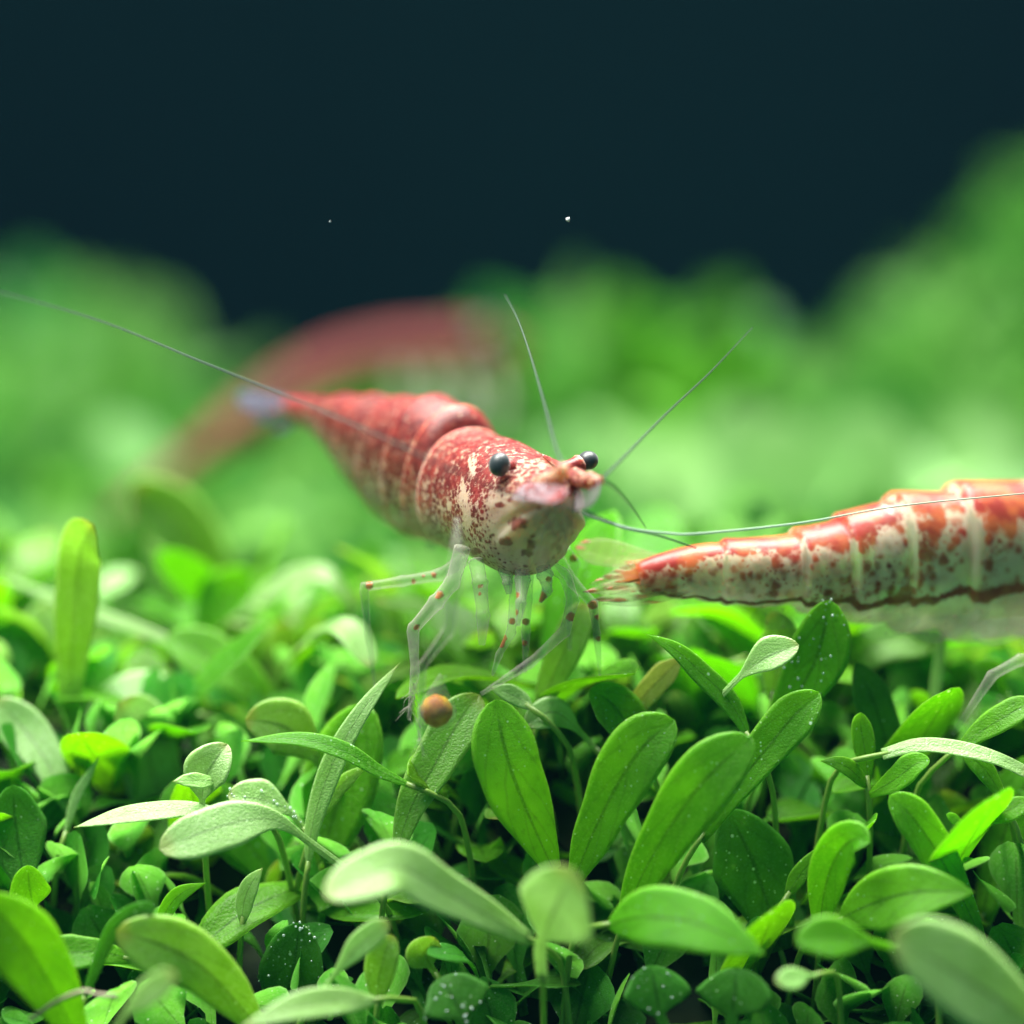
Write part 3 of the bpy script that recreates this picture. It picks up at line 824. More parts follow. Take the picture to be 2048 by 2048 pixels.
hero('small pale curled shoot with white tip', [lf([(485, 1850, -.0), (490, 1800, -.02), (505, 1765, -.04), (526, 1735, -.06)], 40, 'lance', 'pale', 20)])
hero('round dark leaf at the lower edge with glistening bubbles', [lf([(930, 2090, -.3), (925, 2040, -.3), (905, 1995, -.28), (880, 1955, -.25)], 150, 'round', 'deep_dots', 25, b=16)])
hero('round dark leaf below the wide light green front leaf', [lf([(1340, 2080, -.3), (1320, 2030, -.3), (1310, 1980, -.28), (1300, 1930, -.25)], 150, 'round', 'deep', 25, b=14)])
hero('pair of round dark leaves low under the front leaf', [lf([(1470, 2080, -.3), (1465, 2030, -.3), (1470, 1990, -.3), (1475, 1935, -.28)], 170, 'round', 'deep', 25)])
hero('small yellow green sunlit leaf low by the dark gap', [lf([(880, 1960, -.15), (860, 1930, -.15), (850, 1905, -.15), (870, 1875, -.15)], 95, 'round', 'olive', 25)])
hero('pale leaf low at left behind the bent grey one', [lf([(260, 1920, -.1), (200, 1905, -.15), (140, 1905, -.18), (80, 1890, -.2)], 62, 'strap', 'mid', 35)])
hero('wide pale leaf under the whitish blade at the left edge', [lf([(140, 1620, .3), (90, 1520, .35), (40, 1450, .4), (-10, 1400, .4)], 85, 'strap', 'pale', 25)])
hero('broad green leaf standing at the left edge', [lf([(50, 1780, .05), (40, 1710, .08), (30, 1640, .1), (25, 1570, .1)], 120, 'strap', 'deep', 15)])


# --- filler sprigs: a few kinds, each copied with its parts
def make_sprig(seed, kind, mats, size, nl, spread, label, group):
    r = np.random.default_rng(seed)
    o = thing(NAMED, (0, 0, 0), label, 'plant', group)
    h = size * r.uniform(0.45, 0.7)
    lean = r.normal(0, 0.05, 2)
    sp = smooth_path([(0, 0, -0.12), (lean[0] * .5, lean[1] * .5, h * .5), (lean[0], lean[1], h)], 8)
    tube('stem', sp, np.linspace(0.013, 0.007, 8), M['stem'], o, sides=6)
    a0 = r.uniform(0, 6.28)
    for i in range(nl):
        f = 0.35 + 0.65 * (i // 2 + 1) / math.ceil(nl / 2)
        b = np.array([np.interp(f, np.linspace(0, 1, 8), sp[:, k]) for k in range(3)])
        az = a0 + (i % 2) * math.pi + (i // 2) * 1.57 + r.normal(0, 0.3)
        el = r.uniform(*spread)
        d = np.array([math.cos(az), math.sin(az), 0.0])
        L = size * r.uniform(0.55, 1.0)
        droop = r.uniform(0.0, 0.5)
        pts = [b]
        for s in (0.33, 0.66, 1.0):
            e = el - droop * s * s
            pts.append(b + L * s * (d * math.cos(e) + np.array([0, 0, math.sin(e)])))
        V, Q, uv = leaf_data(np.array(pts), L * r.uniform(0.30, 0.46) * (1.5 if kind == 'round' else 1), kind, np.array([0, 0, 1.0]) - d * 0.5 + r.normal(0, .2, 3), n=14, k=7, th=0.0055,
                             fold=r.uniform(.05, .3), wave=0.04, seed=seed * 10 + i)
        lo = obj('leaf', mesh_np('leaf', V, Q, uv), M[mats[r.integers(len(mats))]], o)
        lo.color = (r.random(), r.random(), 0, 1)
    return o


protos = [make_sprig(1, 'spoon', ['mid', 'mid', 'pale', 'mid'], 0.34, 5, (.5, 1.2), 'carpet plant with spoon shaped green and pale leaves packed among its neighbours', 'spoon leaved carpet plants'),
          make_sprig(2, 'strap', ['mid', 'olive'], 0.36, 4, (.6, 1.3), 'carpet plant with four broad strap shaped green and olive leaves in the bank', 'strap leaved carpet plants'),
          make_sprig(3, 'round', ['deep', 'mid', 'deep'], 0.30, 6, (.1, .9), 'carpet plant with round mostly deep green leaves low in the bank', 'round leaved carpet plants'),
          make_sprig(4, 'spoon', ['mid', 'mid_dots', 'pale'], 0.30, 6, (.3, 1.1), 'carpet plant with six spoon leaves, some dotted with specks', 'speckled spoon leaved carpet plants'),
          make_sprig(5, 'lance', ['mid', 'pale'], 0.30, 6, (.4, 1.2), 'carpet plant with narrow pointed leaves packed among broader ones', 'pointed leaved carpet plants'),
          make_sprig(6, 'strap', ['mid_dots', 'mid'], 0.40, 4, (.5, 1.3), 'tall carpet plant with four long speckled strap leaves', 'tall strap leaved carpet plants'),
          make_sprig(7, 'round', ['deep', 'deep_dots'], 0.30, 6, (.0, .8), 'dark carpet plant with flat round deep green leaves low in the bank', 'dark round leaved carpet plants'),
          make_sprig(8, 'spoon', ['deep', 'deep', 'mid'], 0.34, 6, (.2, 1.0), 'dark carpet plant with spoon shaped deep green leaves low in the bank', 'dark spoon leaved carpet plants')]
used = [False] * len(protos)


def copy_tree(o, parent=None):
    c = o.copy(); COL.objects.link(c)
    c.color = (random.random(), random.random(), 0, 1)
    if parent is not None: c.parent = parent
    for ch in o.children: copy_tree(ch, c)
    return c


kids = {p.name: list(p.children) for p in protos}
HP = np.vstack(HERO_PX)
spots = []
tries = 0
while len(spots) < 190 and tries < 16000:
    tries += 1
    y = rng.uniform(-0.62, 1.65)
    x = rng.uniform(-1, 1) * (0.16 * (10 + y) + 0.12)
    c = np.array([x, y * 1.0, float(canopy(x, y))])
    q = PX(c + np.array([0, 0.1, 0.0]))
    dd = np.hypot(HP[:, 0] - q[0], HP[:, 1] - q[1])
    if ((x + 1.2) / 0.36) ** 2 + ((y - 1.2) / 0.5) ** 2 < 1:
        continue
    if np.hypot((q[0] - 245) / 110, (q[1] - 1330) / 90) < 1 or np.hypot((q[0] - 1995) / 80, (q[1] - 1330) / 70) < 1:
        continue
    if np.any((dd < 70) & (HP[:, 2] > q[2] - 0.05)) and y > 0.3:
        continue
    if np.any((dd < 180) & (HP[:, 2] > q[2] - 0.26)):
        c = c + np.array([0, 0.32, 0.06])
    if all(np.linalg.norm(c - s) > (0.20 if y < 0.1 else 0.19) for s in spots):
        spots.append(c)
for i, c in enumerate(spots):
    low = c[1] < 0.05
    pi = int(rng.choice([2, 6, 7, 6, 7]) if low else rng.choice([0, 1, 4, 5, 1, 5, 3]))  # dark greens low down: older leaves, and shade put into the colour
    if not used[pi]:
        o = protos[pi]; used[pi] = True
    else:
        o = copy_tree(protos[pi])
    s = rng.uniform(0.85, 1.35) * (1.25 if low else 1.35)
    o.location = Vector((c[0], c[1] + 0.06, c[2] - 0.30 * s))
    tilt = 0.40 if c[1] < 0.4 else 0.0
    o.rotation_euler = (tilt + rng.normal(0, .18), rng.normal(0, .22), rng.uniform(0, 6.28))
    o.scale = (s, s, s)
for k, u in enumerate(used):
    if not u:
        for ch in list(protos[k].children): bpy.data.objects.remove(ch)
        bpy.data.objects.remove(protos[k])

# ------------------------------------------------------------------ shrimps
def loft(rings, n_along, n_round, seg_bounds=(), seg_amp=0.05, expo=0.95):
    """rings: (px,py,d,w,up,dn) front to back. returns V (n,m,3), s (0..1), angle grid, centre"""
    R = np.array([[*P(r[0], r[1], r[2]), r[3], r[4], r[5]] for r in rings])
    A = smooth_path_full(R, n_along)
    C, w, up, dn, idx = A[:, :3], A[:, 3], A[:, 4], A[:, 5], A[:, 6]
    T = nrm(np.gradient(C, axis=0))
    Zv = np.array([0, 0, 1.0])
    side = nrm(np.cross(T, Zv)); upv = np.cross(side, T)
    mod = np.ones(n_along)
    for a, b_ in zip(seg_bounds[:-1], seg_bounds[1:]):
        f = (idx - a) / (b_ - a)
        inside = (f >= 0) & (f < 1)
        mod = np.where(inside, 1 + seg_amp * (f ** 1.4 - 0.35) * np.clip((1 - f) / 0.06, 0, 1) ** 0.5, mod)
    ang = np.linspace(0, 2 * math.pi, n_round, endpoint=False)
    ca, sa = np.cos(ang), np.sin(ang)
    cc = np.sign(ca) * np.abs(ca) ** expo; ss = np.sign(sa) * np.abs(sa) ** expo
    hh = np.where(cc[None] > 0, up[:, None] * cc[None], dn[:, None] * cc[None])
    V = C[:, None] + (mod * w)[:, None, None] * ss[None, :, None] * side[:, None] + (mod[:, None] * hh)[..., None] * upv[:, None]
    return V, idx, ang, C, side, upv


def smooth_path_full(R, n):
    """catmull-rom through all columns plus ring index as the last column, even in arc length"""
    p = np.hstack([R, np.arange(len(R))[:, None]])
    q = np.vstack([2 * p[0] - p[1], p, 2 * p[-1] - p[-2]])
    out = []
    for i in range(1, len(q) - 2):
        a, b, c, d = q[i - 1:i + 3]
        t = np.linspace(0, 1, 40, endpoint=False)[:, None]
        out.append(0.5 * (2 * b + (c - a) * t + (2 * a - 5 * b + 4 * c - d) * t ** 2 + (3 * b - a - 3 * c + d) * t ** 3))
    o = np.vstack(out + [p[-1:]])
    L = np.r_[0, np.cumsum(np.linalg.norm(np.diff(o[:, :3], axis=0), axis=1))]
    s = np.linspace(0, L[-1], n)
    r = np.stack([np.interp(s, L, o[:, k]) for k in range(o.shape[1])], 1)
    r[:, 3:6] = np.maximum(r[:, 3:6], 0.004)
    return r


def grid_mesh(name, V, attrs):
    n, m = V.shape[:2]
    i, j = np.meshgrid(np.arange(n - 1), np.arange(m), indexing='ij')
    j2 = (j + 1) % m
    Q = np.stack([i * m + j, (i + 1) * m + j, (i + 1) * m + j2, i * m + j2], -1).reshape(-1, 4)
    F = V.reshape(-1, 3)
    c0, c1 = len(F), len(F) + 1
    F = np.vstack([F, V[0].mean(0), V[-1].mean(0)])
    jj = np.arange(0, m, 2)
    cap0 = np.stack([np.full(len(jj), c0), jj, (jj + 1) % m, (jj + 2) % m], -1)
    cap1 = np.stack([np.full(len(jj), c1), (n - 1) * m + (jj + 2) % m, (n - 1) * m + (jj + 1) % m, (n - 1) * m + jj], -1)
    at = {k: np.r_[v.ravel(), v[0].mean(), v[-1].mean()] for k, v in attrs.items()}
    return mesh_np(name, F, np.vstack([Q, cap0, cap1]), attrs=at)


def sm(x, a, b):
    t = np.clip((x - a) / (b - a), 0, 1)
    return t * t * (3 - 2 * t)


def limb(name, pts, rad, parent, b0, mat='limb', red=0.0, clear=0.80, spots=(), tuft=0, sides=10, n=40, sharp=True):
    """jointed limb; spots: list of (px,py,radius px) of pigment"""
    W = np.array([P(*p) for p in pts])
    if sharp:   # keep joints angular: add points close to each joint
        Wx, Rx = [W[0]], [rad[0]]
        for i in range(1, len(W) - 1):
            Wx += [W[i] + (W[i - 1] - W[i]) * 0.16, W[i], W[i] + (W[i + 1] - W[i]) * 0.16]
            Rx += [rad[i] * 0.95, rad[i] * 1.15, rad[i] * 0.95]
        Wx.append(W[-1]); Rx.append(rad[-1])
        W = np.array(Wx); rad = Rx
    full = smooth_path(np.hstack([W, np.array(rad)[:, None] * (0.82 if mat == 'limb' else 1.0)]), n)
    V, Q = tube_data(full[:, :3], np.maximum(full[:, 3], 0.001), sides)
    nv = len(V)
    sp = np.zeros(nv)
    pv = PX(V)
    for sx, sy, sr in spots:
        sp = np.maximum(sp, np.clip(1.5 - np.hypot(pv[:, 0] - sx, pv[:, 1] - sy) / sr, 0, 1))
    parts = [(V, Q)]
    r = np.random.default_rng(len(pts) * 31 + int(pts[0][0]))
    tip = full[-1, :3]; dirn = nrm(full[-1, :3] - full[-4, :3])
    for i in range(tuft):
        q = tip - dirn * r.uniform(0, 0.12) + r.normal(0, 0.004, 3)
        e = q + (dirn * r.uniform(.5, 1) + r.normal(0, .35, 3)) * r.uniform(.03, .07)
        parts.append(tube_data(smooth_path([q, (q + e) / 2 + r.normal(0, .004, 3), e], 5), np.linspace(.0016, .0006, 5), 4))
    V, Q = join_data(parts)
    spf = np.zeros(len(V)); spf[:nv] = sp
    me = mesh_np(name, V - b0, Q, attrs={'red': np.full(len(V), red), 'clear': np.full(len(V), clear), 'spot': spf})
    return obj(name, me, M[mat], parent)


def blade(name, pts, w, parent, b0, mat, red=0.1, clear=0.5, kind='strap', roll=15, grad=None, fold=0.05):
    Wp = np.array([P(*p) for p in pts])
    C = smooth_path(Wp, 22)
    V, Q, uv = leaf_data(Wp, w / 640.0, kind, hero_normal(C, roll), n=24, k=9, th=0.007, fold=fold, wave=0.0)
    rd = np.full(len(V), red) if grad is None else red + (grad - red) * uv[:, 1]
    me = mesh_np(name, V - b0, Q, uv, attrs={'red': rd, 'clear': np.full(len(V), clear), 'spot': np.zeros(len(V))})
    return obj(name, me, M[mat], parent)


def eyeball(name, c, rx, rz, parent, b0, axis):
    """slightly flattened compound eye pointing along axis"""
    n, m = 24, 32
    th = np.linspace(0.02, math.pi - 0.02, n); ph = np.linspace(0, 2 * math.pi, m, endpoint=False)
    ax = nrm(axis); s1 = nrm(np.cross(ax, [0, 0, 1.0])); s2 = np.cross(s1, ax)
    V = c + (np.cos(th)[:, None, None] * ax * rx * 0.92 + np.sin(th)[:, None, None] * (np.cos(ph)[None, :, None] * s1 * rx + np.sin(ph)[None, :, None] * s2 * rz))
    me = grid_mesh(name, V - b0, {})
    return obj(name, me, M['eye'], parent)


def feeler(name, pts, r0, r1, parent, b0, mat='feeler', n=70):
    W = smooth_path([P(*p) for p in pts], n)
    V, Q = tube_data(W, np.linspace(r0, r1, n), 6)
    return obj(name, mesh_np(name, V - b0, Q), M[mat], parent)


# ---- the red shrimp facing the camera
def red_shrimp():
    b0 = P(1000, 1340, 0.1)
    o = thing('shrimp', b0, 'red speckled shrimp facing forward with black eyes and pale face', 'shrimp')
    rings = [(1118, 1000, -.31, .030, .030, .035),
             (1104, 1004, -.25, .095, .085, .105),
             (1080, 1012, -.12, .140, .136, .165),
             (1046, 1014, .00, .164, .176, .205),
             (996, 1004, .16, .176, .205, .195),
             (936, 988, .36, .176, .208, .180),
             (898, 962, .50, .166, .248, .200),
             (850, 930, .65, .160, .232, .235),
             (790, 902, .82, .146, .184, .215),
             (730, 872, .98, .122, .145, .150),
             (682, 845, 1.10, .090, .100, .100),
             (635, 824, 1.22, .060, .052, .070),
             (585, 812, 1.34, .040, .030, .036)]
    rings = [(r[0], r[1], r[2] if r[2] < .4 else .36 + (r[2] - .36) * .75, *r[3:]) for r in rings]
    na, nr = 300, 220
    V, idx, ang, C, side, upv = loft(rings, na, nr, (5.05, 6.1, 7.1, 8.1, 9.1, 10.1, 11.9), 0.12)
    # carapace overhangs the first abdominal ring
    lip2 = 0.05 * sm(idx, 2.55, 2.75)
    lip = 1 + 0.045 * sm(idx, 4.2, 5.0) * (idx < 5.05)
    V = C[:, None] + (V - C[:, None]) * (lip[:, None, None] + (lip2[:, None] * sm(-np.cos(ang)[None], -0.4, 0.0) * sm(idx, 4.4, 3.0)[:, None])[..., None])
    # folded mouthparts: grooves that run down the face
    fold = (1 - sm(idx, 1.9, 2.7))[:, None] * sm(-np.cos(ang), -0.25, 0.3)[None]
    gro = 0.055 * np.cos(9 * ang + 0.4)[None] + 0.03 * np.cos(17 * ang + 1.0 + 2 * idx[:, None])
    V = C[:, None] + (V - C[:, None]) * (1 + gro * fold)[..., None]
    I = idx[:, None] + 0 * ang[None]
    dors = np.cos(ang)[None] + 0 * I
    lat = np.abs(np.sin(ang))[None] + 0 * I
    # scalloped lower edges of the abdominal plates
    sc = np.where((I > 5.05) & (dors < -0.45), 0.035 * np.abs(np.sin((I - 5.05) * math.pi)) * (-dors - 0.45), 0)
    V = V - sc[..., None] * upv[:, None] * 0.8
    red = np.full(I.shape, 0.0)
    cara = sm(dors, -1.05, 0.8) * 0.42 + 0.36
    cara = cara + (0.74 - cara) * sm(dors, 0.35, 0.7)
    face = 1 - sm(I, 1.7, 3.1)
    red = cara * (1 - face * sm(-dors, -0.55, 0.15)) + 0.0
    abd = 0.42 + 0.40 * sm(dors, -0.75, 0.5)
    red = np.where(I > 5.02, abd, red)
    red = red - 0.55 * (np.abs(I - 5.04) < 0.05) * (dors < 0.7)          # pale margin of the carapace
    for sb in (6.1, 7.1, 8.1, 9.1, 10.1): red = red - 0.16 * np.exp(-((I - sb + .05) / .05) ** 2) * sm(dors, .95, .3)
    red = np.where((I < 2.4) & (dors > 0.2), red * 0.75 + 0.05, red)
    clear = 0.24 + 0.22 * face * sm(-dors, -0.2, 0.8) + np.where(I > 5.02, 0.12 + 0.34 * sm(-dors, -0.1, 0.8), 0)
    spot = np.zeros(I.shape)
    pv = PX(V.reshape(-1, 3)).reshape(*I.shape, 3)
    front = sm(-(pv[..., 2] - (C @ FWD)[:, None]), 0.0, 0.03) * (I < 4)
    for sx, sy, rx, ry in [(1036, 1047, 19, 14), (1012, 1083, 14, 9), (1062, 1090, 9, 13), (1055, 1105, 12, 9), (952, 1103, 9, 7), (1081, 1016, 9, 5), (1105, 1033, 9, 7),
                           (1006, 1148, 9, 6), (1024, 1148, 7, 5), (1052, 1133, 6, 5), (945, 1130, 5, 12), (1066, 1072, 5, 4), (965, 1120, 5, 5), (985, 1070, 5, 3), (1130, 1040, 6, 8),
                           (1145, 1060, 5, 16), (1000, 1010, 10, 6), (1040, 985, 16, 6), (1020, 1000, 6, 5)]:
        e = np.hypot((pv[..., 0] - sx) / rx, (pv[..., 1] - sy) / ry)
        spot = np.maximum(spot, np.clip(1.35 - 0.75 * e, 0, 1) * front)
    # cream windows in the cheek
    for sx, sy, rx, ry in [(925, 985, 10, 26), (934, 1035, 9, 30), (893, 1012, 8, 10), (860, 965, 22, 10), (945, 930, 8, 22)]:
        e = np.hypot((pv[..., 0] - sx) / rx, (pv[..., 1] - sy) / ry)
        red = red - 0.5 * np.clip(1.4 - e, 0, 1) * front
    me = grid_mesh('body', V - b0, {'red': np.clip(red, -0.4, 1.2), 'clear': clear, 'spot': spot})
    obj('body', me, M['shell'], o)
    # dark organ showing faintly through the shell
    A = np.array([P(1000, 1000, .12), P(985, 985, .2), P(940, 965, .38)])
    A = smooth_path(A, 14)
    V2, Q2 = tube_data(A, .10 * np.sin(np.linspace(.25, 2.9, 14)), 14)
    obj('organ', mesh_np('organ', V2 - b0, Q2), M['organ'], o)
    # rostrum: thin toothed beak over the eyes
    blade('rostrum', [(1085, 912, -.02), (1112, 924, -.16), (1138, 946, -.32), (1158, 968, -.46)], 18, o, b0, 'shell', red=0.75, clear=.35, kind='lance', roll=60)
    # eyes on stalks
    for (ex, ey, ed), (sx, sy, sd), rx, rz in (((999, 929, -.16), (1046, 950, -.05), .034, .038), ((1176, 921, .02), (1122, 946, -.02), .035, .030)):
        e = P(ex, ey, ed); s_ = P(sx, sy, sd)
        st = limb('eye_stalk', [(sx, sy, sd), ((sx * .45 + ex * .55), (sy * .45 + ey * .55), (sd + ed) / 2), (ex + (sx - ex) * .3, ey + (sy - ey) * .3, ed + (sd - ed) * .3)], [.030, .029, .032], o, b0, 'shell', red=.86, clear=0, sharp=False)
        eyeball('eye', e, rx, rz, o, b0, e - s_)
    # antennule bases and antennal scales in front of the mouth
    limb('antennule_base', [(1052, 968, -.12), (1088, 968, -.28), (1112, 958, -.42), (1128, 935, -.5)], [.036, .034, .028, .016], o, b0, 'shell', red=.50, clear=.25)
    limb('antennule_base', [(1110, 960, -.10), (1150, 958, -.22), (1180, 962, -.34), (1200, 962, -.40)], [.034, .032, .026, .014], o, b0, 'shell', red=.62, clear=.2)
    blade('antennal_scale', [(1010, 990, -.08), (1035, 985, -.25), (1080, 986, -.42), (1128, 996, -.58)], 48, o, b0, 'scale', red=.50, clear=.66, roll=35)
    blade('antennal_scale', [(1105, 1000, -.08), (1135, 1000, -.2), (1168, 992, -.32), (1202, 972, -.42)], 60, o, b0, 'scale', red=.14, clear=.60, roll=30)
    # third maxillipeds and mouthparts
    limb('mouthpart', [(1042, 1112, .02), (1045, 1158, -.08), (1042, 1205, -.14), (1036, 1252, -.14)], [.034, .030, .020, .008], o, b0, clear=.66, spots=[(1034, 1190, 6), (1030, 1225, 7)])
    limb('mouthpart', [(1080, 1105, .02), (1090, 1150, -.08), (1095, 1180, -.12), (1080, 1205, -.12)], [.034, .030, .020, .006], o, b0, clear=.66, spots=[(1082, 1193, 12), (1097, 1158, 6)])
    limb('mouthpart', [(1005, 1105, .04), (1012, 1140, -.02), (1015, 1165, -.06), (1018, 1188, -.06)], [.036, .030, .02, .01], o, b0, clear=.66)
    # walking legs
    limb('leg', [(930, 1118, .08), (880, 1150, .12), (806, 1162, .12), (728, 1174, .10), (736, 1270, .14), (750, 1370, .18)], [.026, .024, .020, .018, .013, .006], o, b0,
         spots=[(738, 1170, 10), (828, 1162, 7), (850, 1152, 5), (868, 1150, 5)])
    limb('leg', [(925, 1095, -.06), (905, 1165, -.10), (872, 1205, -.10), (826, 1258, -.08), (830, 1345, -.10), (818, 1440, -.10)], [.032, .030, .029, .024, .017, .006], o, b0, spots=[(880, 1190, 9), (832, 1254, 7)], tuft=26, clear=.74)
    limb('leg', [(915, 1036, -.42), (913, 1100, -.46), (906, 1175, -.45), (898, 1260, -.38), (845, 1330, -.28), (838, 1480, -.24)], [.006, .024, .030, .022, .016, .006], o, b0, clear=.80, tuft=22)
    limb('leg', [(952, 1122, -.02), (960, 1165, -.06), (966, 1230, -.08), (964, 1290, -.08)], [.030, .030, .026, .012], o, b0, spots=[(962, 1172, 6), (961, 1188, 5)], clear=.80)
    limb('leg', [(1030, 1140, .02), (1030, 1200, .0), (1022, 1265, -.02), (998, 1310, -.02), (985, 1350, 0)], [.026, .022, .018, .013, .005], o, b0, spots=[(1024, 1242, 8), (1006, 1276, 8), (1003, 1290, 6)])
    limb('leg', [(1056, 1140, .05), (1054, 1200, .04), (1052, 1260, .04), (1050, 1345, .06)], [.024, .021, .017, .006], o, b0, spots=[(1052, 1244, 8), (1050, 1286, 8)])
    limb('leg', [(1095, 1130, -.02), (1130, 1150, -.04), (1146, 1200, -.05), (1130, 1262, -.08), (1062, 1325, -.12), (962, 1388, -.16)], [.028, .026, .024, .022, .018, .006], o, b0, spots=[(1141, 1234, 10)], clear=.82)
    limb('leg', [(1115, 1118, .08), (1146, 1165, .08), (1186, 1208, .06), (1194, 1270, .06), (1200, 1350, .1)], [.026, .023, .020, .014, .006], o, b0, spots=[(1186, 1210, 10), (1194, 1234, 6), (1196, 1278, 7)])
    limb('leg', [(1130, 1100, .16), (1150, 1125, .2), (1136, 1200, .2), (1140, 1300, .2)], [.024, .020, .015, .006], o, b0, spots=[(1146, 1116, 9), (1168, 1136, 6)])
    # swimming legs under the abdomen
    for k, (x, y, d) in enumerate([(868, 1075, .56), (815, 1035, .68), (765, 985, .78), (722, 935, .87)]):
        blade('swimmeret', [(x, y - 30, d), (x - 4, y, d - .02), (x - 10, y + 26, d)], 34, o, b0, 'limb', red=.25, clear=.75, roll=15)
    # tail fan
    for pts, w, rd in (([(600, 806, 1.3), (560, 806, 1.42), (515, 800, 1.55), (474, 790, 1.68)], 34, .45), ([(600, 812, 1.3), (560, 818, 1.38), (520, 815, 1.48), (478, 806, 1.6)], 32, .2),
                       ([(602, 818, 1.3), (575, 832, 1.36), (540, 838, 1.44), (505, 830, 1.54)], 30, .1), ([(600, 804, 1.32), (566, 800, 1.46), (524, 794, 1.6), (482, 784, 1.72)], 28, .3),
                       ([(604, 820, 1.28), (590, 842, 1.3), (572, 856, 1.36), (548, 860, 1.44)], 26, .1)):
        blade('tail_blade', [(q[0], q[1], .36 + (q[2] - .36) * .75) for q in pts], w, o, b0, 'fan', red=rd + .3, grad=-.1, clear=.62, roll=35)
    # feelers
    feeler('antenna', [(1070, 1000, -.32), (1010, 985, -.50), (920, 946, -.62), (760, 872, -.56), (580, 795, -.34), (400, 722, -.05), (200, 642, .2), (0, 585, .45), (-120, 560, .6)], .0066, .0030, o, b0, 'feeler', 110)
    feeler('antenna', [(1150, 1022, -.2), (1250, 1055, -.22), (1330, 1066, -.2), (1400, 1067, -.18), (1600, 1046, -.12), (1800, 1012, -.06), (2070, 985, 0)], .0046, .0024, o, b0, 'feeler_pale', 100)
    feeler('antennule', [(1128, 936, -.5), (1110, 890, -.42), (1092, 820, -.3), (1062, 715, -.12), (1036, 640, .05), (1010, 590, .2)], .0066, .0020, o, b0)
    feeler('antennule', [(1200, 962, -.40), (1232, 930, -.3), (1330, 830, -.12), (1420, 745, 0), (1505, 655, .1)], .0064, .0018, o, b0)
    feeler('antennule', [(1196, 960, -.40), (1225, 972, -.34), (1262, 1012, -.24), (1292, 1056, -.16)], .0070, .0020, o, b0)
    feeler('antennule', [(1168, 1022, -.28), (1240, 1052, -.2), (1320, 1072, -.12), (1392, 1096, -.06)], .0075, .0035, o, b0)
    return o


red_shrimp()


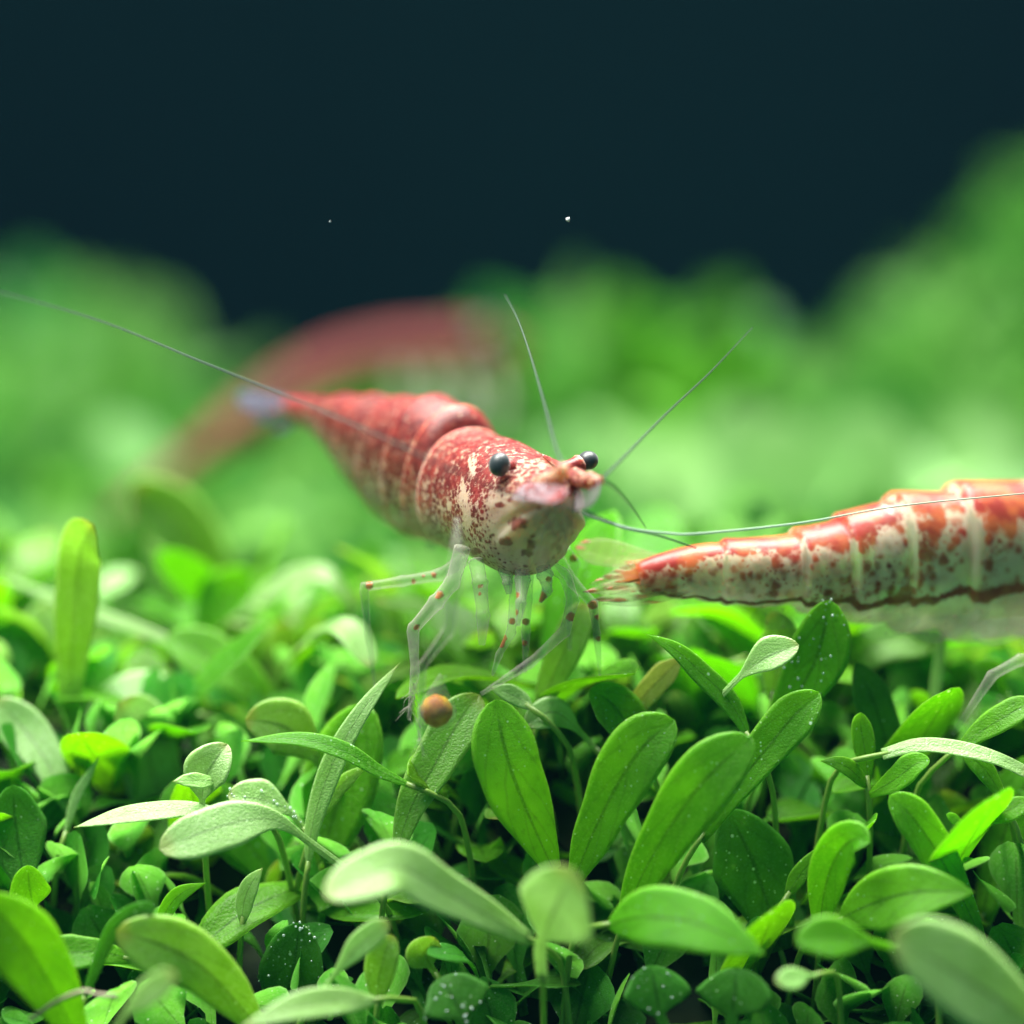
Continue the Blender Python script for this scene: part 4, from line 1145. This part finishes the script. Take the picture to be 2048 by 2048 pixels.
# ---- the pale blotched shrimp walking out of the frame at right
def pale_shrimp():
    b0 = P(1900, 1330, 0.3)
    o = thing('shrimp', b0, 'pale red blotched shrimp in profile with its tail behind the red shrimp', 'shrimp')
    prof = [(2760, 1010, 1020, .02, 1.0), (2700, 985, 1060, .08, .95), (2600, 955, 1150, .15, .9), (2480, 935, 1205, .18, .8), (2330, 935, 1235, .19, .7), (2190, 945, 1272, .19, .6), (2050, 957, 1276, .18, .5),
            (1900, 974, 1266, .17, .4), (1790, 992, 1252, .155, .34), (1690, 1030, 1234, .14, .28), (1590, 1062, 1214, .12, .24), (1490, 1078, 1206, .10, .2), (1400, 1086, 1200, .082, .18), (1330, 1106, 1190, .06, .16), (1275, 1128, 1180, .035, .14)]
    rings = []
    for x, t, b, w, d in prof:
        k = (D + d) / D / 640.0
        c = t + (b - t) * 0.48
        rings.append((x, c, d, w, (c - t) * k, (b - c) * k))
    na, nr = 360, 150
    V, idx, ang, C, side, upv = loft(rings, na, nr, (4.2, 5.6, 7.0, 8.05, 9.1, 10.0, 11.5, 14.0), 0.15)
    I = idx[:, None] + 0 * ang[None]
    dors = np.cos(ang)[None] + 0 * I
    sc = np.where((dors < -0.3), 0.03 * np.abs(np.sin((I - 4.2) * math.pi)) * (-dors - 0.3), 0)
    V = V - sc[..., None] * upv[:, None] * 0.5
    # pigment: dense on the back, cloudy on the flank, one long line low down, clear belly
    ph = np.sin(I * 5.1) * 0.5 + np.sin(I * 11.3 + dors * 5) * 0.35 + np.sin(I * 23.0 - dors * 9) * 0.2
    red = 0.16 + 0.62 * sm(dors, 0.35, 0.95) + 0.22 + 0.20 * ph * sm(dors, -0.5, 0.1)
    line_c = np.interp(I, [4.0, 5.9, 7.0, 8.0, 9.0, 10.0, 11.0, 14.0], [-0.10, -0.24, -0.36, -0.50, -0.62, -0.74, -0.84, -0.86]) + 0.025 * np.sin(I * 9.0)
    below = sm(line_c - dors, 0.03, 0.12)
    line = np.exp(-((dors - line_c) / 0.055) ** 2) * (((side @ TOCAM)[:, None] * np.sin(ang)[None]) > 0)
    red = red * (1 - below) + below * (0.05 + 0.06 * ph)
    red = red + 0.75 * line * sm(I, 13.6, 12.5)
    bounds = np.array([4.2, 5.6, 7.0, 8.05, 9.1, 10.0, 11.5])
    near = np.min(np.abs(I[..., None] - bounds), -1)
    red = red - 0.5 * np.exp(-(near / 0.055) ** 2) * (dors > -0.3)
    red = red + 0.4 * sm(I, 12.2, 13.6) * sm(dors, -0.3, 0.6)
    clear = (0.28 + 0.20 * below) * (1 - .8 * line) + 0.34 * (1 - sm(red, 0.2, 0.4)) * (1 - below) + 0.12 * ph
    me = grid_mesh('body', V - b0, {'red': np.clip(red, -.4, 1.2), 'clear': clear, 'spot': np.zeros(I.shape)})
    obj('body', me, M['shell2'], o)
    # tail fan spread towards the red shrimp
    for pts, w, rd, kd in (([(1360, 1122, .16), (1290, 1138, .14), (1230, 1156, .12), (1176, 1170, .1)], 44, .70, 'lance'), ([(1360, 1150, .15), (1290, 1164, .12), (1230, 1176, .1), (1165, 1184, .08)], 36, .55, 'lance'),
                           ([(1370, 1172, .15), (1300, 1184, .12), (1240, 1194, .1), (1180, 1200, .08)], 30, .42, 'lance'), ([(1330, 1120, .18), (1270, 1116, .19), (1215, 1106, .2), (1150, 1094, .22)], 66, .30, 'strap'),
                           ([(1380, 1184, .14), (1320, 1196, .12), (1260, 1204, .1), (1205, 1208, .08)], 24, .34, 'lance')):
        blade('tail_blade', pts, w, o, b0, 'fan2', red=rd, grad=rd * .6, clear=.84, kind=kd, roll=30)
    # swimmerets and legs under the body
    for k, (x, y) in enumerate([(1640, 1215), (1745, 1225), (1850, 1235), (1960, 1240), (2080, 1245)]):
        blade('swimmeret', [(x, y - 20, .26), (x - 30, y + 6, .24), (x - 80, y + 18, .22), (x - 140, y + 20, .22)], 56, o, b0, 'limb', red=.10, clear=.93, roll=15)
    limb('leg', [(2230, 1240, .4), (2150, 1300, .3), (2040, 1320, .15), (1985, 1350, .1), (1905, 1470, .1)], [.03, .026, .022, .020, .008], o, b0, clear=.82)
    limb('leg', [(2300, 1240, .5), (2250, 1320, .45), (2180, 1360, .4), (2120, 1480, .35)], [.03, .026, .02, .008], o, b0, clear=.8)
    limb('leg', [(2380, 1235, .6), (2350, 1330, .55), (2300, 1380, .5), (2260, 1500, .45)], [.03, .026, .02, .008], o, b0, clear=.8)
    for dx in (0, 60):
        e = P(2660 - dx * .3, 985 + dx * .1, .85 + dx * .003)
        eyeball('eye', e, .035, .035, o, b0, np.array([0.4, -0.9 if dx == 0 else 0.9, 0.2]))
    feeler('antenna', [(2740, 1030, .95), (2900, 980, 1.2), (3200, 1000, 1.8)], .007, .003, o, b0)
    return o


pale_shrimp()


# ---- the far, blurred red shrimp
def far_shrimp():
    b0 = P(700, 880, 6.2)
    o = thing('shrimp', b0, 'blurred dark red shrimp far behind, tail sloping down to the left', 'shrimp')
    rings = [(1052, 722, 6.4, .03, .03, .04), (1020, 712, 6.4, .14, .10, .12), (950, 706, 6.4, .18, .14, .14), (860, 712, 6.4, .19, .15, .14), (760, 722, 6.3, .18, .15, .14), (660, 744, 6.2, .16, .13, .14),
             (580, 780, 6.0, .13, .11, .12), (510, 824, 5.7, .11, .10, .10), (445, 872, 5.4, .09, .08, .08), (370, 926, 5.1, .07, .06, .06), (290, 984, 4.8, .05, .045, .045), (225, 1035, 4.5, .03, .03, .03)]
    V, idx, ang, C, side, upv = loft(rings, 90, 40, (4, 5, 6, 7, 8, 9, 11), .06)
    I = idx[:, None] + 0 * ang[None]
    dors = np.cos(ang)[None] + 0 * I
    red = -0.1 + 1.1 * sm(dors, -0.35, 0.15)
    obj('body', grid_mesh('body', V - b0, {'red': red, 'clear': 0 * I, 'spot': 0 * I}), M['shell_far'], o)
    for pts in ([(235, 1025, 5.7), (190, 1060, 5.65), (150, 1100, 5.6)], [(240, 1035, 5.7), (210, 1080, 5.7), (190, 1120, 5.65)]):
        blade('tail_blade', pts, 60, o, b0, 'fan', red=.6, clear=.3)
    for k, x in enumerate((980, 920, 860, 800)):
        limb('leg', [(x, 745, 5.45), (x + 20, 800, 5.4), (x - 5, 870, 5.35)], [.03, .025, .01], o, b0, clear=.6, n=16)
    for s in (-1, 1):
        eyeball('eye', C[6] + side[6] * .17 * s + upv[6] * .1, .05, .05, o, b0, side[6] * s)
    feeler('antenna', [(1045, 705, 5.2), (1120, 690, 5.0), (1240, 720, 4.8)], .006, .003, o, b0)


M['shell_far'] = shell_mat('shrimp_shell_deep_red', (0.55, 0.36, 0.03), (0.50, 0.40, 0.05), (0.060, 0.004, 0.004), (0.095, 0.009, 0.007), 20.0, sss=0.0, rough=0.7)
far_shrimp()


# ------------------------------------------------------------------ small loose things
def pellet():
    b0 = P(873, 1455, -.2)
    o = thing('food_pellet', b0, 'small round amber pellet with a whitish hood below the red shrimp', 'pellet')
    c = P(873, 1422, -.2)
    n, m = 20, 28
    th = np.linspace(0.03, math.pi - 0.03, n); ph = np.linspace(0, 2 * math.pi, m, endpoint=False)
    sph = np.stack([np.sin(th)[:, None] * np.cos(ph)[None], np.sin(th)[:, None] * np.sin(ph)[None], np.cos(th)[:, None] + 0 * ph[None]], -1)
    r = np.random.default_rng(3)
    V = c + sph * .050 * (1 + 0.03 * np.sin(sph[..., :1] * 7 + 2) * np.cos(sph[..., 2:] * 6))
    obj('core', grid_mesh('core', V - b0, {}), plain_mat('amber_core', (0.24, 0.075, 0.006), .5, noise=13.0, col2=(0.42, 0.28, 0.010), spec=.1, clear=.15, sss=.6), o)
    # hood: clear skin round the core drawn up to a point
    hood = sph * .062
    up = np.clip(sph[..., 2], 0, 1)
    hood[..., 2] += up ** 3 * .055
    hood[..., :2] *= (1 - .55 * up ** 2)[..., None]
    hood[..., 0] += up ** 3 * .012
    obj('hood', grid_mesh('hood', c + hood - b0, {}), plain_mat('clear_hood', (0.50, 0.48, 0.44), .3, clear=.90), o)


pellet()


def speck(px, py, d, rad, label):
    c = P(px, py, d)
    th = np.linspace(0.05, math.pi - 0.05, 9); ph = np.linspace(0, 2 * math.pi, 12, endpoint=False)
    V = rad * np.stack([np.sin(th)[:, None] * np.cos(ph)[None], np.sin(th)[:, None] * np.sin(ph)[None] * .8, np.cos(th)[:, None] * 1.1 + 0 * ph[None]], -1)
    V *= (1 + .2 * np.sin(V[..., :1] / rad * 4))
    o = obj('floating_particle', grid_mesh('floating_particle', V, {}), M['speck'], None, c)
    o['label'] = label; o['category'] = 'particle'
    return o


speck(1136, 439, .05, .0062, 'tiny bright white particle floating in the dark water')
speck(660, 443, .1, .0022, 'tiny dim particle floating in the dark water above the left mound')

c0 = P(60, 2040, -.42)
fib = tube('dead_fibre', smooth_path([P(60, 2040, -.42), P(110, 2005, -.44), P(165, 1983, -.46), P(195, 1990, -.46), P(235, 1994, -.45)], 30), np.linspace(.006, .008, 30), M['fibre'], None, c0)
fib.location = Vector(c0)
fib['label'] = 'thin brown dead fibre lying across the leaves at lower left'; fib['category'] = 'fibre'
